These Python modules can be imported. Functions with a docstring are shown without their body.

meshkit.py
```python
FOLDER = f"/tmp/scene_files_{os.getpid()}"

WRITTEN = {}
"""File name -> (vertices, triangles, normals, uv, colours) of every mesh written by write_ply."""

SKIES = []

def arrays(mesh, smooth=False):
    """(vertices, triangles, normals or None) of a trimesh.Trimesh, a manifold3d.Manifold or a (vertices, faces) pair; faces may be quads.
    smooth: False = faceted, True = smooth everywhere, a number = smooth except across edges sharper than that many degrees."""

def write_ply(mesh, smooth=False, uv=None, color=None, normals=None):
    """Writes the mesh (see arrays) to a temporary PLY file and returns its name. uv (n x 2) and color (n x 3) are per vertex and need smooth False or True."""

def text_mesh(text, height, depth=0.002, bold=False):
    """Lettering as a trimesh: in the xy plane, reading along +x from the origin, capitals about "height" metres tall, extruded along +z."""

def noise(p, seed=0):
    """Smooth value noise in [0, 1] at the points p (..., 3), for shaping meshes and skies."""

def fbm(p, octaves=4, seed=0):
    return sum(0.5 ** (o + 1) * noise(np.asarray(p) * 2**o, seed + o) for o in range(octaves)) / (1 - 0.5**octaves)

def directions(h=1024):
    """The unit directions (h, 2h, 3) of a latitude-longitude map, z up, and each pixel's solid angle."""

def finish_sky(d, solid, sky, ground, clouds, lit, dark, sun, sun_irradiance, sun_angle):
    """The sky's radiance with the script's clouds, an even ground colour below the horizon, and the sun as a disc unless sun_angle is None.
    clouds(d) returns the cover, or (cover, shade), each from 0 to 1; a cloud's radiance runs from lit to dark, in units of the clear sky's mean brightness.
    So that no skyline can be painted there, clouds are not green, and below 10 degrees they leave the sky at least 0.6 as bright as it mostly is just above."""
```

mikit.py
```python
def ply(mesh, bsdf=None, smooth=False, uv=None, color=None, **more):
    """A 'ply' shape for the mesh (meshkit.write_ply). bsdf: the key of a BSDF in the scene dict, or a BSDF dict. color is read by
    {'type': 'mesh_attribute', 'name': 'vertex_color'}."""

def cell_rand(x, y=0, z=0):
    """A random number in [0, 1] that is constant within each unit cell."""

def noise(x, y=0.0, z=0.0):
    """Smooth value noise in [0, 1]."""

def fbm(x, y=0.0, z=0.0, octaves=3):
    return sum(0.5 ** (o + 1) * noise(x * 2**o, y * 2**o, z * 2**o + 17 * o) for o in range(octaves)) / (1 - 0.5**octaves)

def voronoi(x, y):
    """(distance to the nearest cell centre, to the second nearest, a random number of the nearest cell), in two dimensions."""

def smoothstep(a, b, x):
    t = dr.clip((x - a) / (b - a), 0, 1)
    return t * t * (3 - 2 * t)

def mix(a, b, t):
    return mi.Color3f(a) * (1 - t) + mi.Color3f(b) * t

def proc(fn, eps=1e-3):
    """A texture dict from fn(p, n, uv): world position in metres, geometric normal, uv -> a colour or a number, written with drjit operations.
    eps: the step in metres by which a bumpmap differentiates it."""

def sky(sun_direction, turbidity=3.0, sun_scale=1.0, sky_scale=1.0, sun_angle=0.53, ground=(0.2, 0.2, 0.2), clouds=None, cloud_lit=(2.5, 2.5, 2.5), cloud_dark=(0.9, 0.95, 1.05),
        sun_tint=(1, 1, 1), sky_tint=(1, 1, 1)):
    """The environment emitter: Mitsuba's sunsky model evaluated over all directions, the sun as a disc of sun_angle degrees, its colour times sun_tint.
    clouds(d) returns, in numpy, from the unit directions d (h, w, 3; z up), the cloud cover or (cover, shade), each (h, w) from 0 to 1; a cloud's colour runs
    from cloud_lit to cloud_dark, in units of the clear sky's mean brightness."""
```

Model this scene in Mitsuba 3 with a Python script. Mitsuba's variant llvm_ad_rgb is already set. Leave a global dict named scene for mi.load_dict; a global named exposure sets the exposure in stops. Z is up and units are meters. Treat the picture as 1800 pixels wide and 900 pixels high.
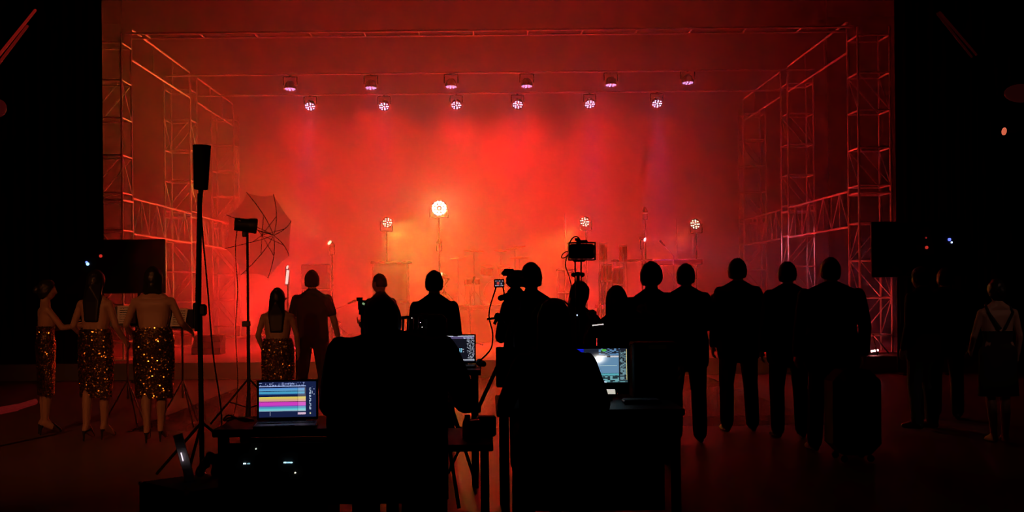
import math, random, numpy as np, trimesh, manifold3d, mitsuba as mi, drjit as dr, mikit, meshkit
from manifold3d import Manifold
T = mi.ScalarTransform4f
scene, labels = {}, {}
rng = random.Random(7); nrng = np.random.default_rng(7)

# ---------------------------------------------------------------- camera, light, exposure
F, CX, CY, CAMH, ROLL = 2000.0, 855.0, 510.0, 1.45, math.radians(0.55)
SR, CR = math.sin(ROLL), math.cos(ROLL)
scene['camera'] = {'type': 'perspective', 'fov_axis': 'x', 'fov': math.degrees(2 * math.atan(900 / F)), 'near_clip': 0.1, 'far_clip': 200.0,
                   'principal_point_offset_x': (900 - CX) / 1800, 'principal_point_offset_y': (450 - CY) / 900,
                   'to_world': T().look_at(origin=[0, 0, CAMH], target=[0, 1, CAMH], up=[SR, 0, CR])}
exposure = 6.62            # all lamps below are given in units of 1/GAIN
GAIN = 128.0
HOUSE = 22.0               # the two dim house lamps behind the camera

def P(px, py, d):
    """The point that stands at the distance d in front of the camera, seen at this pixel of the photograph."""
    cx, cy = (px - CX) / F * d, (CY - py) / F * d
    return np.array([cx * CR + cy * SR, d, CAMH - cx * SR + cy * CR])
def X(px, d, z=1.0):
    """World x of the point at height z and distance d that is seen in this column."""
    return (px - CX) / F * d / CR + (z - CAMH) * SR
# ---------------------------------------------------------------- light of the stage
HAZE_SIGMA, HAZE_G = 0.08, 0.7
def rgb(*c): return {'type': 'rgb', 'value': [float(x) for x in c]}
def spot(key, pos, aim, color, power, cutoff, beam=None, weight=1.0):
    """The light of one lamp: a cone from just in front of its lens towards aim."""
    up = [0, 0, 1] if abs(np.dot((np.array(aim) - pos) / np.linalg.norm(np.array(aim) - pos), [0, 0, 1])) < 0.98 else [0, 1, 0]
    scene[key] = {'type': 'spot', 'intensity': rgb(*[c * power / GAIN for c in color]), 'cutoff_angle': float(cutoff), 'beam_width': float(beam or cutoff * 0.6),
                  'to_world': T().look_at(origin=list(map(float, pos)), target=list(map(float, aim)), up=up), 'sampling_weight': float(weight)}

# ---------------------------------------------------------------- materials
def mat(key, color, rough=0.6, metallic=0.0, spec=0.5, **kw):
    scene[key] = {'type': 'twosided', 'b': {'type': 'principled', 'base_color': rgb(*color) if not isinstance(color, dict) else color, 'roughness': rough, 'metallic': metallic, 'specular': spec, **kw}}
mat('m_floor', (0.12, 0.065, 0.06), 0.42, 0.0, 0.3)
mat('m_stage', (0.26, 0.2, 0.19), 0.4)
mat('m_drape', (0.012, 0.010, 0.010), 0.95)
mat('m_wall', (0.02, 0.018, 0.018), 0.8)
mat('m_alu', (0.85, 0.82, 0.8), 0.38, 0.45)
mat('m_black', (0.012, 0.012, 0.013), 0.5)
mat('m_blackmat', (0.01, 0.01, 0.01), 0.85)
mat('m_goldlabel', (0.55, 0.36, 0.1), 0.5)
mat('m_chrome', (0.8, 0.8, 0.82), 0.12, 1.0)

# ---------------------------------------------------------------- builders
counts = {}
def num(name):
    n = counts.get(name, 0); counts[name] = n + 1
    return name if n == 0 else f'{name}_{n:03d}'
def tag(key, label=None, cat=None, group=None, kind=None):
    labels[key] = {k: v for k, v in (('label', label), ('category', cat), ('group', group), ('kind', kind)) if v}
def thing(name, label, cat, group=None):
    k = num(name); tag(k, label, cat, group); return k
def part(parent, name, mesh, m, smooth=35, label=None, kind=None, **kw):
    k = num(f'{parent}__{name}')
    scene[k] = mikit.ply(mesh, m, smooth=smooth, **kw)
    if label or kind: tag(k, label, kind=kind)
    return k
def solo(name, mesh, m, label, cat, group=None, smooth=35, **kw):
    k = thing(name, label, cat, group); scene[k] = mikit.ply(mesh, m, smooth=smooth, **kw); return k
def struct(name, mesh, m, label=None, smooth=False, **kw):
    scene[name] = mikit.ply(mesh, m, smooth=smooth, **kw); tag(name, label, kind='structure'); return name
def V(*a): return np.array(a, float)
def box(c, s, rz=0.0, rx=0.0, ry=0.0, bevel=0.0):
    s = np.array(s, float)
    if bevel:
        b = min(bevel, s.min() * 0.45); h = s / 2 - b
        pts = [np.array([x, y, z]) * h + np.array([x, y, z]) * np.eye(3)[k] * b for x in (-1, 1) for y in (-1, 1) for z in (-1, 1) for k in range(3)]
        m = trimesh.convex.convex_hull(np.array(pts))
    else: m = trimesh.creation.box(s)
    M = trimesh.transformations.euler_matrix(rx, ry, rz, 'sxyz'); M[:3, 3] = c
    m.apply_transform(M); return m
def tube(a, b, r, n=8, r2=None, cap=True):
    a, b = V(*a), V(*b); d = b - a; L = np.linalg.norm(d); d = d / L
    u = np.cross(d, [0, 0, 1] if abs(d[2]) < 0.9 else [1, 0, 0]); u /= np.linalg.norm(u); w = np.cross(d, u)
    t = np.arange(n) * 2 * np.pi / n; r2 = r if r2 is None else r2
    ring = np.cos(t)[:, None] * u + np.sin(t)[:, None] * w
    v = np.vstack([a + ring * r, b + ring * r2, a[None], b[None]])
    i = np.arange(n); j = (i + 1) % n
    f = [np.stack([i, j, j + n], 1), np.stack([i, j + n, i + n], 1)]
    if cap: f += [np.stack([j, i, i * 0 + 2 * n], 1), np.stack([i + n, j + n, i * 0 + 2 * n + 1], 1)]
    return trimesh.Trimesh(v, np.vstack(f), process=False)
def cat(*ms):
    flat = []
    for m in ms: flat += list(m) if isinstance(m, (list, tuple)) else [m]
    return trimesh.util.concatenate(flat)
def wire(pts, r, n=6, per=6):
    """A smooth cable through the points."""
    from scipy.interpolate import CubicSpline
    pts = np.array(pts, float); t = np.r_[0, np.cumsum(np.linalg.norm(np.diff(pts, axis=0), axis=1))]
    q = CubicSpline(t, pts)(np.linspace(0, t[-1], per * (len(pts) - 1) + 1)) if len(pts) > 2 else pts
    return cat([tube(a, b, r, n) for a, b in zip(q[:-1], q[1:])])
def frame_of(d, up=(0, 0, 1)):
    """A matrix whose z axis is d, whose y axis is as near to up as can be."""
    z = np.array(d, float) / np.linalg.norm(d); up = np.array(up, float)
    if abs(z @ up) > 0.98: up = np.array([0, 1.0, 0]) if abs(z[1]) < 0.9 else np.array([0, 0, 1.0])
    x = np.cross(up, z); x /= np.linalg.norm(x); M = np.eye(4); M[:3, 0], M[:3, 1], M[:3, 2] = x, np.cross(z, x), z
    return M
def placed(m, M, pos=None):
    m = m.copy(); M = np.array(M)
    if pos is not None: M = M.copy(); M[:3, 3] = pos
    m.apply_transform(M); return m
def lathe(prof, n=20):
    return trimesh.creation.revolve(np.array(prof, float), sections=n)

def hull_tri(*pr): return trimesh.convex.convex_hull(np.vstack([V(*p) + trimesh.creation.icosphere(1, r).vertices for p, r in pr]))

# ---------------------------------------------------------------- hall and stage
STAGE_Z, STAGE_Y = 0.275, 19.1
struct('floor', box((0, 13, -0.05), (34, 38, 0.1)), 'm_floor', 'dark glossy hall floor reflecting red stage light')
struct('stage_platform', box((0, (STAGE_Y + 31.8) / 2, STAGE_Z / 2), (19, 31.8 - STAGE_Y, STAGE_Z)), 'm_stage', 'low dark stage platform across the hall')
struct('wall_back', box((0, 31.9, 4.5), (34, 0.2, 9)), 'm_drape')
struct('wall_left', box((-13.1, 13, 4.5), (0.2, 38, 9)), 'm_wall')
struct('wall_right', box((13.1, 13, 4.5), (0.2, 38, 9)), 'm_wall')
struct('wall_front', box((0, -6.1, 4.5), (34, 0.2, 9)), 'm_wall')
struct('ceiling', box((0, 13, 9.05), (34, 38, 0.1)), 'm_wall')
def drape(x0, x1, y, z0, z1, step=0.22, amp=0.07):
    n = int(abs(x1 - x0) / step * 6); x = np.linspace(x0, x1, n + 1)
    yy = y + amp * np.sin(2 * np.pi * (x - x0) / step) + 0.03 * np.sin(x * 2.1)
    v = np.vstack([np.stack([x, yy, x * 0 + z0], 1), np.stack([x, yy, x * 0 + z1], 1)]); i = np.arange(n)
    return trimesh.Trimesh(v, np.vstack([np.stack([i, i + 1, i + n + 2], 1), np.stack([i, i + n + 2, i + n + 1], 1)]), process=False)
solo('stage_drape', drape(-13, X(187, 19.3), 19.3, 0, 8.9), 'm_drape', 'black stage drape left of the red-lit opening', 'curtain', smooth=True)
solo('stage_drape', drape(X(1578, 19.3), 13, 19.3, 0, 8.9), 'm_drape', 'black stage drape right of the red-lit opening', 'curtain', smooth=True)

# haze over the stage
scene['stage_haze'] = {'type': 'cube', 'to_world': T().translate([0, 25.45, 3.7]).scale([12.5, 5.98, 3.74]), 'bsdf': {'type': 'null'},
                       'interior': {'type': 'homogeneous', 'albedo': rgb(0.8, 0.8, 0.8), 'sigma_t': HAZE_SIGMA, 'phase': {'type': 'hg', 'g': HAZE_G}}}
scene['hall_haze'] = {**scene['stage_haze'], 'to_world': T().translate([-0.1, 15.5, 3.2]).scale([3.7, 3.55, 3.2]), 'interior': {**scene['stage_haze']['interior'], 'sigma_t': 0.06}}
tag('hall_haze', 'thin haze drifting from the stage over the front of the hall', 'haze', kind='stuff')
tag('stage_haze', 'red-lit theatrical haze hanging over the whole stage', 'haze', kind='stuff')

# ---------------------------------------------------------------- truss
ZR = [0.59 + 0.66 * k for k in range(9)]            # heights of the rungs: 0.59 ... 5.87
DIAG = {0: 1, 1: -1, 2: 1, 4: -1, 6: -1}            # modules that show a diagonal, and its direction
def truss_tower(x0, y0, label, s=0.56, ztop=6.02):
    t = thing('truss_tower', label, 'truss tower', 'truss towers along the sides of the stage')
    cx = [(x0, y0), (x0 + s, y0), (x0 + s, y0 + s), (x0, y0 + s)]
    part(t, 'base_plate', box((x0 + s / 2, y0 + s / 2, STAGE_Z + 0.012), (s + 0.2, s + 0.2, 0.02)), 'm_alu', False)
    for x, y in cx: part(t, 'chord', tube((x, y, STAGE_Z + 0.02), (x, y, ztop), 0.02), 'm_alu')
    for k in range(4):
        a, b = cx[k], cx[(k + 1) % 4]
        for q, z in enumerate(ZR):
            part(t, 'rung', tube((*a, z), (*b, z), 0.016, 6), 'm_alu')
            if q in DIAG and q < 8:
                way = DIAG[q] * (1 if x0 > 0 else -1) * (1 if k % 2 == 0 else -1); near = a if a[k % 2] < b[k % 2] else b; far = b if near is a else a
                lo, hi = (near, far) if way > 0 else (far, near)
                part(t, 'brace', tube((*lo, z), (*hi, z + 0.66), 0.009, 6), 'm_alu')
    part(t, 'joint_plate', cat([tube((*cx[k], 3.10), (*cx[(k + 1) % 4], 3.10), 0.022, 6) for k in range(4)]), 'm_alu')
    return t
XR, XL = X(1512, 20), X(217, 20) - 0.56
TD = [20.0, 24.65, 28.9]
for x, side in ((XL, 'left'), (XR, 'right')):
    for d, where in zip(TD, ('nearest of the three on the {} side', 'middle of the three on the {} side', 'farthest of the three on the {} side')):
        truss_tower(x, d, 'square aluminium truss tower, ' + where.format(side))
def ladder(name, label, a, b, h, n, group, zig=True, r=0.02, depth=0.0):
    """A truss from a to b (its lower chord), h high; with depth a second such face beside it."""
    t = thing(name, label, 'truss', group); a, b = V(*a), V(*b); up = V(0, 0, h); side = np.cross(b - a, up); side = side / np.linalg.norm(side) * depth
    for o in ([side * 0, side] if depth else [side * 0]):
        part(t, 'chord', tube(a + o, b + o, r), 'm_alu'); part(t, 'chord', tube(a + o + up, b + o + up, r), 'm_alu')
        for k in range(n + 1):
            p = a + (b - a) * k / n + o
            part(t, 'upright', tube(p, p + up, 0.012, 6), 'm_alu')
            if zig and k < n:
                q = a + (b - a) * (k + 1) / n + o
                part(t, 'brace', tube(p + up * (k % 2), q + up * (1 - k % 2), 0.009, 6), 'm_alu')
    if depth:
        for k in range(n + 1):
            p = a + (b - a) * k / n
            for z in (0, 1): part(t, 'cross_bar', tube(p + up * z, p + side + up * z, 0.012, 6), 'm_alu')
    return t
for xa, side in ((XL + 0.56, 'left'), (XR, 'right')):
    for d0, d1, w in ((TD[0], TD[1], 'front'), (TD[1], TD[2], 'rear')):
        ladder('side_truss', f'horizontal truss rail between the {w} two towers on the {side}, at half their height', (xa, d0 + 0.60, 2.53), (xa, d1 - 0.04, 2.53), 0.64, 8, 'truss rails between the towers')
        ladder('roof_rail', f'horizontal double rail joining the tops of the {w} two towers on the {side}', (xa, d0 + 0.60, 5.68), (xa, d1 - 0.04, 5.68), 0.55, 3, 'double rails joining the tower tops', zig=False)
zf = P(855, 52, 20.2)[2]
t = thing('front_truss', 'long flat truss spanning the top of the stage front', 'truss')
for y in (20.25, 20.62): part(t, 'chord', tube((XL + 0.56, y, zf), (XR, y, zf), 0.022), 'm_alu')
for x in np.linspace(XL + 0.9, XR - 0.9, 13): part(t, 'cross_bar', tube((x, 20.25, zf), (x, 20.62, zf), 0.016, 6), 'm_alu')

# ---------------------------------------------------------------- lamps over the stage
def led_disc(r, n1, n2, dot):
    pts = [(0, 0)] + [(0.5 * r * math.cos(a), 0.5 * r * math.sin(a)) for a in np.arange(n1) * 2 * np.pi / n1] + [(0.85 * r * math.cos(a), 0.85 * r * math.sin(a)) for a in np.arange(n2) * 2 * np.pi / n2]
    ms = []
    for x, y in pts:
        m = trimesh.creation.cylinder(dot, 0.004, sections=8); m.apply_translation([x, y, 0.006]); ms.append(m)
    return cat(ms)
def emit(*c, w=0.02): return {'type': 'area', 'radiance': rgb(*[x / GAIN for x in c]), 'sampling_weight': w}
def par_lamp(name, pos, aim, label, group, r=0.1, glow=(4, 2.0, 4), hang=None, stand=None, dots=(5, 9), dot=None, depth=0.15):
    """A round LED lamp: housing, bezel, lens, LEDs, yoke; it hangs from a bar or stands on a pole."""
    t = thing(name, label, 'stage light', group); pos = V(*pos); d = V(*aim) - pos; d /= np.linalg.norm(d); M = frame_of(d)
    body = lathe([(0, -depth), (r * 0.55, -depth), (r * 0.8, -depth * 0.8), (r * 1.12, -0.02), (r * 1.15, 0.015), (r * 1.02, 0.015), (r * 1.0, 0.0), (0, 0)], 20)
    part(t, 'housing', placed(body, M, pos), 'm_black')
    part(t, 'lens', placed(trimesh.creation.cylinder(r * 0.98, 0.004, sections=20), M, pos + d * 0.003), 'm_metal_dark', label='round lens plate')
    part(t, 'leds', placed(led_disc(r, *dots, dot or r * 0.15), M, pos), 'm_black', label='glowing LED dots', emitter=emit(*glow))
    x, back = M[:3, 0], pos - d * depth * 0.5
    top = back + (V(0, 0, 0.17) if hang is not None else V(0, 0, -0.24))
    part(t, 'yoke', cat(tube(back + x * r * 1.25, top + x * r * 1.25, 0.012, 6), tube(back - x * r * 1.25, top - x * r * 1.25, 0.012, 6), tube(top + x * r * 1.25, top - x * r * 1.25, 0.012, 6)), 'm_black')
    if hang is not None: part(t, 'clamp', tube(top, (top[0], hang[0], hang[1]), 0.02, 6), 'm_black')
    if stand is not None:
        part(t, 'pole', tube(top, (top[0], top[1], stand + 0.02), 0.018, 8), 'm_black')
        for k in range(3):
            a = k * 2.094 + 0.4
            part(t, 'leg', tube((top[0], top[1], stand + 0.35), (top[0] + 0.35 * math.cos(a), top[1] + 0.35 * math.sin(a), stand + 0.012), 0.011, 6), 'm_black')
    return t, pos + d * 0.03, d

RED, MAG, WARM = (1, 0.022, 0.012), (1, 0.06, 0.42), (1, 0.2, 0.03)
D1, D2 = 23.0, 25.4
zb1, zb2 = P(855, 151, D1)[2] + 0.27, P(855, 185, D2)[2] + 0.27
for d, z, w in ((D1, zb1, 'front'), (D2, zb2, 'rear')):
    solo('lighting_bar', tube((XL + 0.5, d, z), (XR + 0.1, d, z + 0.0), 0.02, 10), 'm_alu', f'dark horizontal bar carrying the {w} row of six overhead lamps', 'lighting bar', 'bars carrying the overhead lamps')
UP = [(510, 156), (652, 154), (793, 152), (926, 151), (1074, 149), (1209, 145)]
LO = [(545, 187), (675, 187), (802, 185), (910, 184), (1037, 183), (1155, 182)]
ordn = ['first', 'second', 'third', 'fourth', 'fifth', 'sixth']
def weight(*c): return 2.0 * max(c) ** 0.6
OVER = [300, 350, 40, 40, 170, 40]
TILT = [(60, 7, 40), (36, 2.5, 18), (20, 1.0, 7), (32, 2, 14), (60, 6, 54), (60, 6, 56)]
WASH = [45, 60, 150, 215, 90, 40]
for k, (px, py) in enumerate(UP):
    p = P(px, py, D1)
    t, q, d = par_lamp('overhead_lamp', p, p + V(0, -0.15, -1), f'small round lamp aimed straight down in the upper hanging row, {ordn[k]} from left', 'lamps of the upper hanging row', 0.11, (5, 2.4, 5.5), hang=(D1, zb1 - 0.02))
    spot(f'overhead_beam_{k}', q, p + V(0.05 * (2.5 - k), 0.5, -3), (1, 0.013, 0.009), OVER[k], 50, 10, weight(OVER[k]))
for k, (px, py) in enumerate(LO):
    p = P(px, py, D2)
    t, q, d = par_lamp('tilted_lamp', p, p + V(0, -0.9, -1), f'round tilted lamp with a pink beam in the lower hanging row, {ordn[k]} from left', 'lamps of the lower hanging row', 0.11, (9, 5, 10), hang=(D2, zb2 - 0.02))
    spot(f'tilted_beam_{k}', q, p + V(0, -0.25, -1), TILT[k], 2.0, 13, 2, 300)
    if WASH[k]: spot(f'tilted_wash_{k}', q, p + V(0.1 * (2.5 - k), -0.5, -1), (1, 0.013, 0.010), WASH[k], 50, 10, weight(WASH[k]))
# ---------------------------------------------------------------- lamps standing on the stage
DB = 28.0
def stage_lamp(px, py, d, aim, label, color, cutoff, beam, r=0.12, glow=(8, 7, 5), group=None, stand=STAGE_Z, kw_weight=None, **kw):
    p = P(px, py, d); a = p + V(*aim)
    t, q, dd = par_lamp('standing_lamp', p, a, label, group, r, glow, stand=stand, **kw)
    spot(f'standing_beam_{px}', q, a, color, 1, cutoff, beam, kw_weight or weight(*color))
stage_lamp(772, 366, DB, (0.1, -1, -0.22), 'dazzling white lamp with an orange glow, brightest of the stage', (10, 7.6, 0.9), 48, 4, 0.18, (25, 23, 17), dots=(8, 14), dot=0.03, kw_weight=150)
stage_lamp(681, 391, DB, (0.42, -1, -0.42), 'round white LED lamp left of the dazzling lamp', (30, 32, 3), 24, 6, kw_weight=90)
stage_lamp(1028, 390, DB, (-0.55, -1, -0.45), 'round white LED lamp with a yellow beam, behind the black camera on rods', (75, 34, 4), 15, 5, kw_weight=200)
stage_lamp(1222, 394, DB, (-0.6, -1, -0.4), 'round white LED lamp with a red beam, rightmost of the standing lamps', (60, 3.5, 0.7), 14, 5, kw_weight=150)
stage_lamp(580, 427, 26.5, (-0.8, -0.95, 0.7), 'small lamp shining a yellow cone up beside the umbrella', (95, 36, 4), 22, 3, 0.06, (14, 11, 6), kw_weight=320)
stage_lamp(1133, 421, 27.0, (1, -0.95, -0.3), 'small lamp shining a pale pink beam over the keyboard', (46, 14, 23), 18, 4, 0.05, (12, 9, 11), kw_weight=220)
stage_lamp(776, 484, 27.0, (-0.9, -0.5, 0.35), 'low warm lamp beside the head of the man with crossed arms', (16, 24, 4), 42, 8, 0.07, (12, 9, 5), stand=STAGE_Z + 0.82, kw_weight=110)
stage_lamp(1135, 374, 28.5, (0.15, -0.3, -1), 'small dim lamp dropping a faint red beam', (14, 0.8, 0.3), 14, 4, 0.05, (1.5, 0.5, 0.4))
stage_lamp(771, 429, 28.5, (-0.15, -0.4, -1), 'small dim lamp close below the dazzling lamp', (10, 4, 0.8), 14, 4, 0.05, (3, 1, 0.5))
FLOOR = [224, 100, 170, 120, 150, 180]  # unseen floor lamps, added to raise the low red glow
for k, px in enumerate((470, 590, 710, 830, 950, 1070)):
    p = V(X(px, 29.6), 29.6, 0.6)
    t, q, dd = par_lamp('added_floor_lamp', p, p + V(0, -0.7, 1), f'unseen red floor lamp added for glow at the stage back, {ordn[k]} from left', 'red floor lamps added along the back of the stage', 0.12, (1.5, 0.05, 0.03), stand=STAGE_Z)
    spot(f'added_floor_wash_{k}', q, p + V(0, -0.7, 1), (1, 0.022, 0.012), FLOOR[k], 62, 15, weight(FLOOR[k]))
# ---------------------------------------------------------------- things on the stage
def Z(py, d, px=855): return P(px, py, d)[2]
mat('m_amp', (0.06, 0.05, 0.05), 0.7)
mat('m_drum', (0.25, 0.04, 0.03), 0.3)
mat('m_skinhead', (0.5, 0.48, 0.45), 0.6)
mat('m_brass', (0.8, 0.6, 0.25), 0.25, 1.0)
mat('m_metal_dark', (0.08, 0.08, 0.085), 0.3, 0.8)
mat('m_paper', (0.75, 0.73, 0.7), 0.9)
mat('m_gray', (0.25, 0.25, 0.26), 0.5)
RISER = STAGE_Z + 0.82
def riser(name, x0, x1, y0, y1, label):
    t = thing(name, label, 'riser')
    part(t, 'deck', box(((x0 + x1) / 2, (y0 + y1) / 2, RISER - 0.04), (x1 - x0, y1 - y0, 0.08)), 'm_stage', False)
    for x in (x0 + 0.06, (x0 + x1) / 2, x1 - 0.06):
        for y in (y0 + 0.06, y1 - 0.06): part(t, 'leg', tube((x, y, STAGE_Z), (x, y, RISER - 0.08), 0.025), 'm_metal_dark')
    part(t, 'skirt', box(((x0 + x1) / 2, y0 + 0.012, (STAGE_Z + RISER) / 2 - 0.04), (x1 - x0, 0.02, RISER - STAGE_Z - 0.09)), 'm_stage', False)
riser('drum_riser', X(735, 25.4), X(995, 25.4), 25.4, 27.3, 'wide drum platform in the haze at the middle of the stage')
riser('keyboard_riser', X(1062, 24.2), X(1262, 24.2), 24.2, 26.2, 'platform under the keyboard at the right of the stage')
def drum(name, label, c, axis, r, L, legs=0, floor=RISER):
    t = thing(name, label, 'drum', None); M = frame_of(axis, (0, 1, 0)); c = V(*c)
    part(t, 'shell', placed(lathe([(0, -L / 2), (r, -L / 2), (r, L / 2), (0, L / 2)], 28), M, c), 'm_drum')
    for e in (-1, 1):
        part(t, 'hoop', placed(lathe([(r * 0.98, -0.018), (r * 1.04, -0.018), (r * 1.04, 0.018), (r * 0.98, 0.018), (r * 0.98, -0.018)], 28), M, c + M[:3, 2] * e * L / 2), 'm_chrome')
        part(t, 'head', placed(trimesh.creation.cylinder(r * 0.97, 0.006, sections=28), M, c + M[:3, 2] * e * (L / 2 + 0.004)), 'm_skinhead')
    for q in range(legs):
        a = q * 2 * math.pi / legs + 0.5; x, y = c[0] + r * 0.95 * math.cos(a), c[1] + r * 0.95 * math.sin(a)
        part(t, 'leg', tube((x, y, c[2]), (x + 0.06 * math.cos(a), y + 0.06 * math.sin(a), floor + 0.005), 0.009, 6), 'm_chrome')
    return t
xc = X(872, 26.3)
drum('bass_drum', 'large bass drum in the middle of the drum platform', (xc, 26.3, RISER + 0.30), (0, 1, 0.0), 0.28, 0.42)
drum('floor_tom', 'floor tom on three legs right of the bass drum', (xc + 0.62, 26.6, RISER + 0.36), (0, 0, 1), 0.2, 0.4, 3)
drum('snare_drum', 'shallow snare drum left of the bass drum', (xc - 0.55, 26.65, RISER + 0.55), (0, 0, 1), 0.18, 0.15, 3)
drum('rack_tom', 'left small tom mounted above the bass drum', (xc - 0.2, 26.35, RISER + 0.80), (0.1, -0.25, 1), 0.14, 0.2)
drum('rack_tom', 'right small tom mounted above the bass drum', (xc + 0.2, 26.35, RISER + 0.80), (-0.1, -0.25, 1), 0.14, 0.2)
def stand_legs(t, x, y, z0, h, spread, r=0.011, m='m_metal_dark', n=3, a0=0.3, name='leg'):
    for q in range(n):
        a = a0 + q * 2 * math.pi / n
        part(t, name, tube((x, y, z0 + h), (x + spread * math.cos(a), y + spread * math.sin(a), z0 + r + 0.002), r, 6), m)
def cymbal(px, py, d, r, tilt, label):
    p = P(px, py, d); t = thing('cymbal', label, 'cymbal', None); M = frame_of((tilt, -0.12, 1), (0, 1, 0))
    part(t, 'plate', placed(lathe([(0, 0.035), (0.04, 0.03), (0.06, 0.012), (r, -0.004), (r, -0.008), (0.06, 0.006), (0, 0.02)], 32), M, p), 'm_brass')
    part(t, 'stand', tube((p[0], p[1], RISER + 0.02), p, 0.012), 'm_chrome'); stand_legs(t, p[0], p[1], RISER, 0.35, 0.26, 0.009, 'm_chrome')
cymbal(833, 441, 26.2, 0.24, 0.05, 'upper left cymbal on a tall stand above the drums')
cymbal(805, 453, 26.5, 0.20, -0.15, 'lowest left cymbal of the drum set')
cymbal(913, 453, 26.5, 0.23, 0.0, 'right cymbal beside the rising head of the camera operator')
cymbal(905, 436, 26.9, 0.26, -0.2, 'upper right cymbal above the drums')
cymbal(880, 441, 26.9, 0.16, 0.1, 'small cymbal between the two upper cymbals')
def cabinet(name, label, px0, px1, top, d, deep, base=STAGE_Z, rows=2, slant=0):
    """A loudspeaker cabinet that stands on the stage."""
    x0, x1, z1 = X(px0, d), X(px1, d), Z(top, d, (px0 + px1) / 2); t = thing(name, label, 'speaker'); h = (z1 - base) / rows; w = x1 - x0; xm = (x0 + x1) / 2
    for r in range(rows):
        b = part(t, 'cabinet', box((xm, d + deep / 2, base + h * (r + 0.5)), (w, deep, h - 0.012), bevel=0.02), 'm_amp', False)
        part(b, 'grille', box((xm, d - 0.006, base + h * (r + 0.5)), (w * 0.9, 0.012, h * 0.86)), 'm_metal_dark', False)
        for q in (-1, 1): part(b, 'handle', box((xm + q * (w / 2 + 0.004), d + deep / 2, base + h * (r + 0.6)), (0.008, 0.16, 0.06)), 'm_black', False)
    if slant: part(t, 'top_cap', box((xm + 0.02, d + deep / 2 - 0.03, z1 + 0.02), (w + 0.1, deep + 0.1, 0.05), bevel=0.01), 'm_amp', False)
cabinet('speaker_stack', 'tall loudspeaker stack behind the man in a t-shirt', 530, 577, 464, 26.8, 0.5, rows=3)
cabinet('speaker_stack', 'wide loudspeaker stack behind the bald man', 655, 717, 463, 27.0, 0.6, rows=2, slant=1)
cabinet('speaker_stack', 'narrow loudspeaker column behind the camera on rods', 982, 1010, 476, 28.1, 0.4, rows=3, slant=1)
cabinet('speaker_stack', 'low loudspeaker stack beside the keyboard platform', 1056, 1098, 476, 26.6, 0.5, rows=2)
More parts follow.
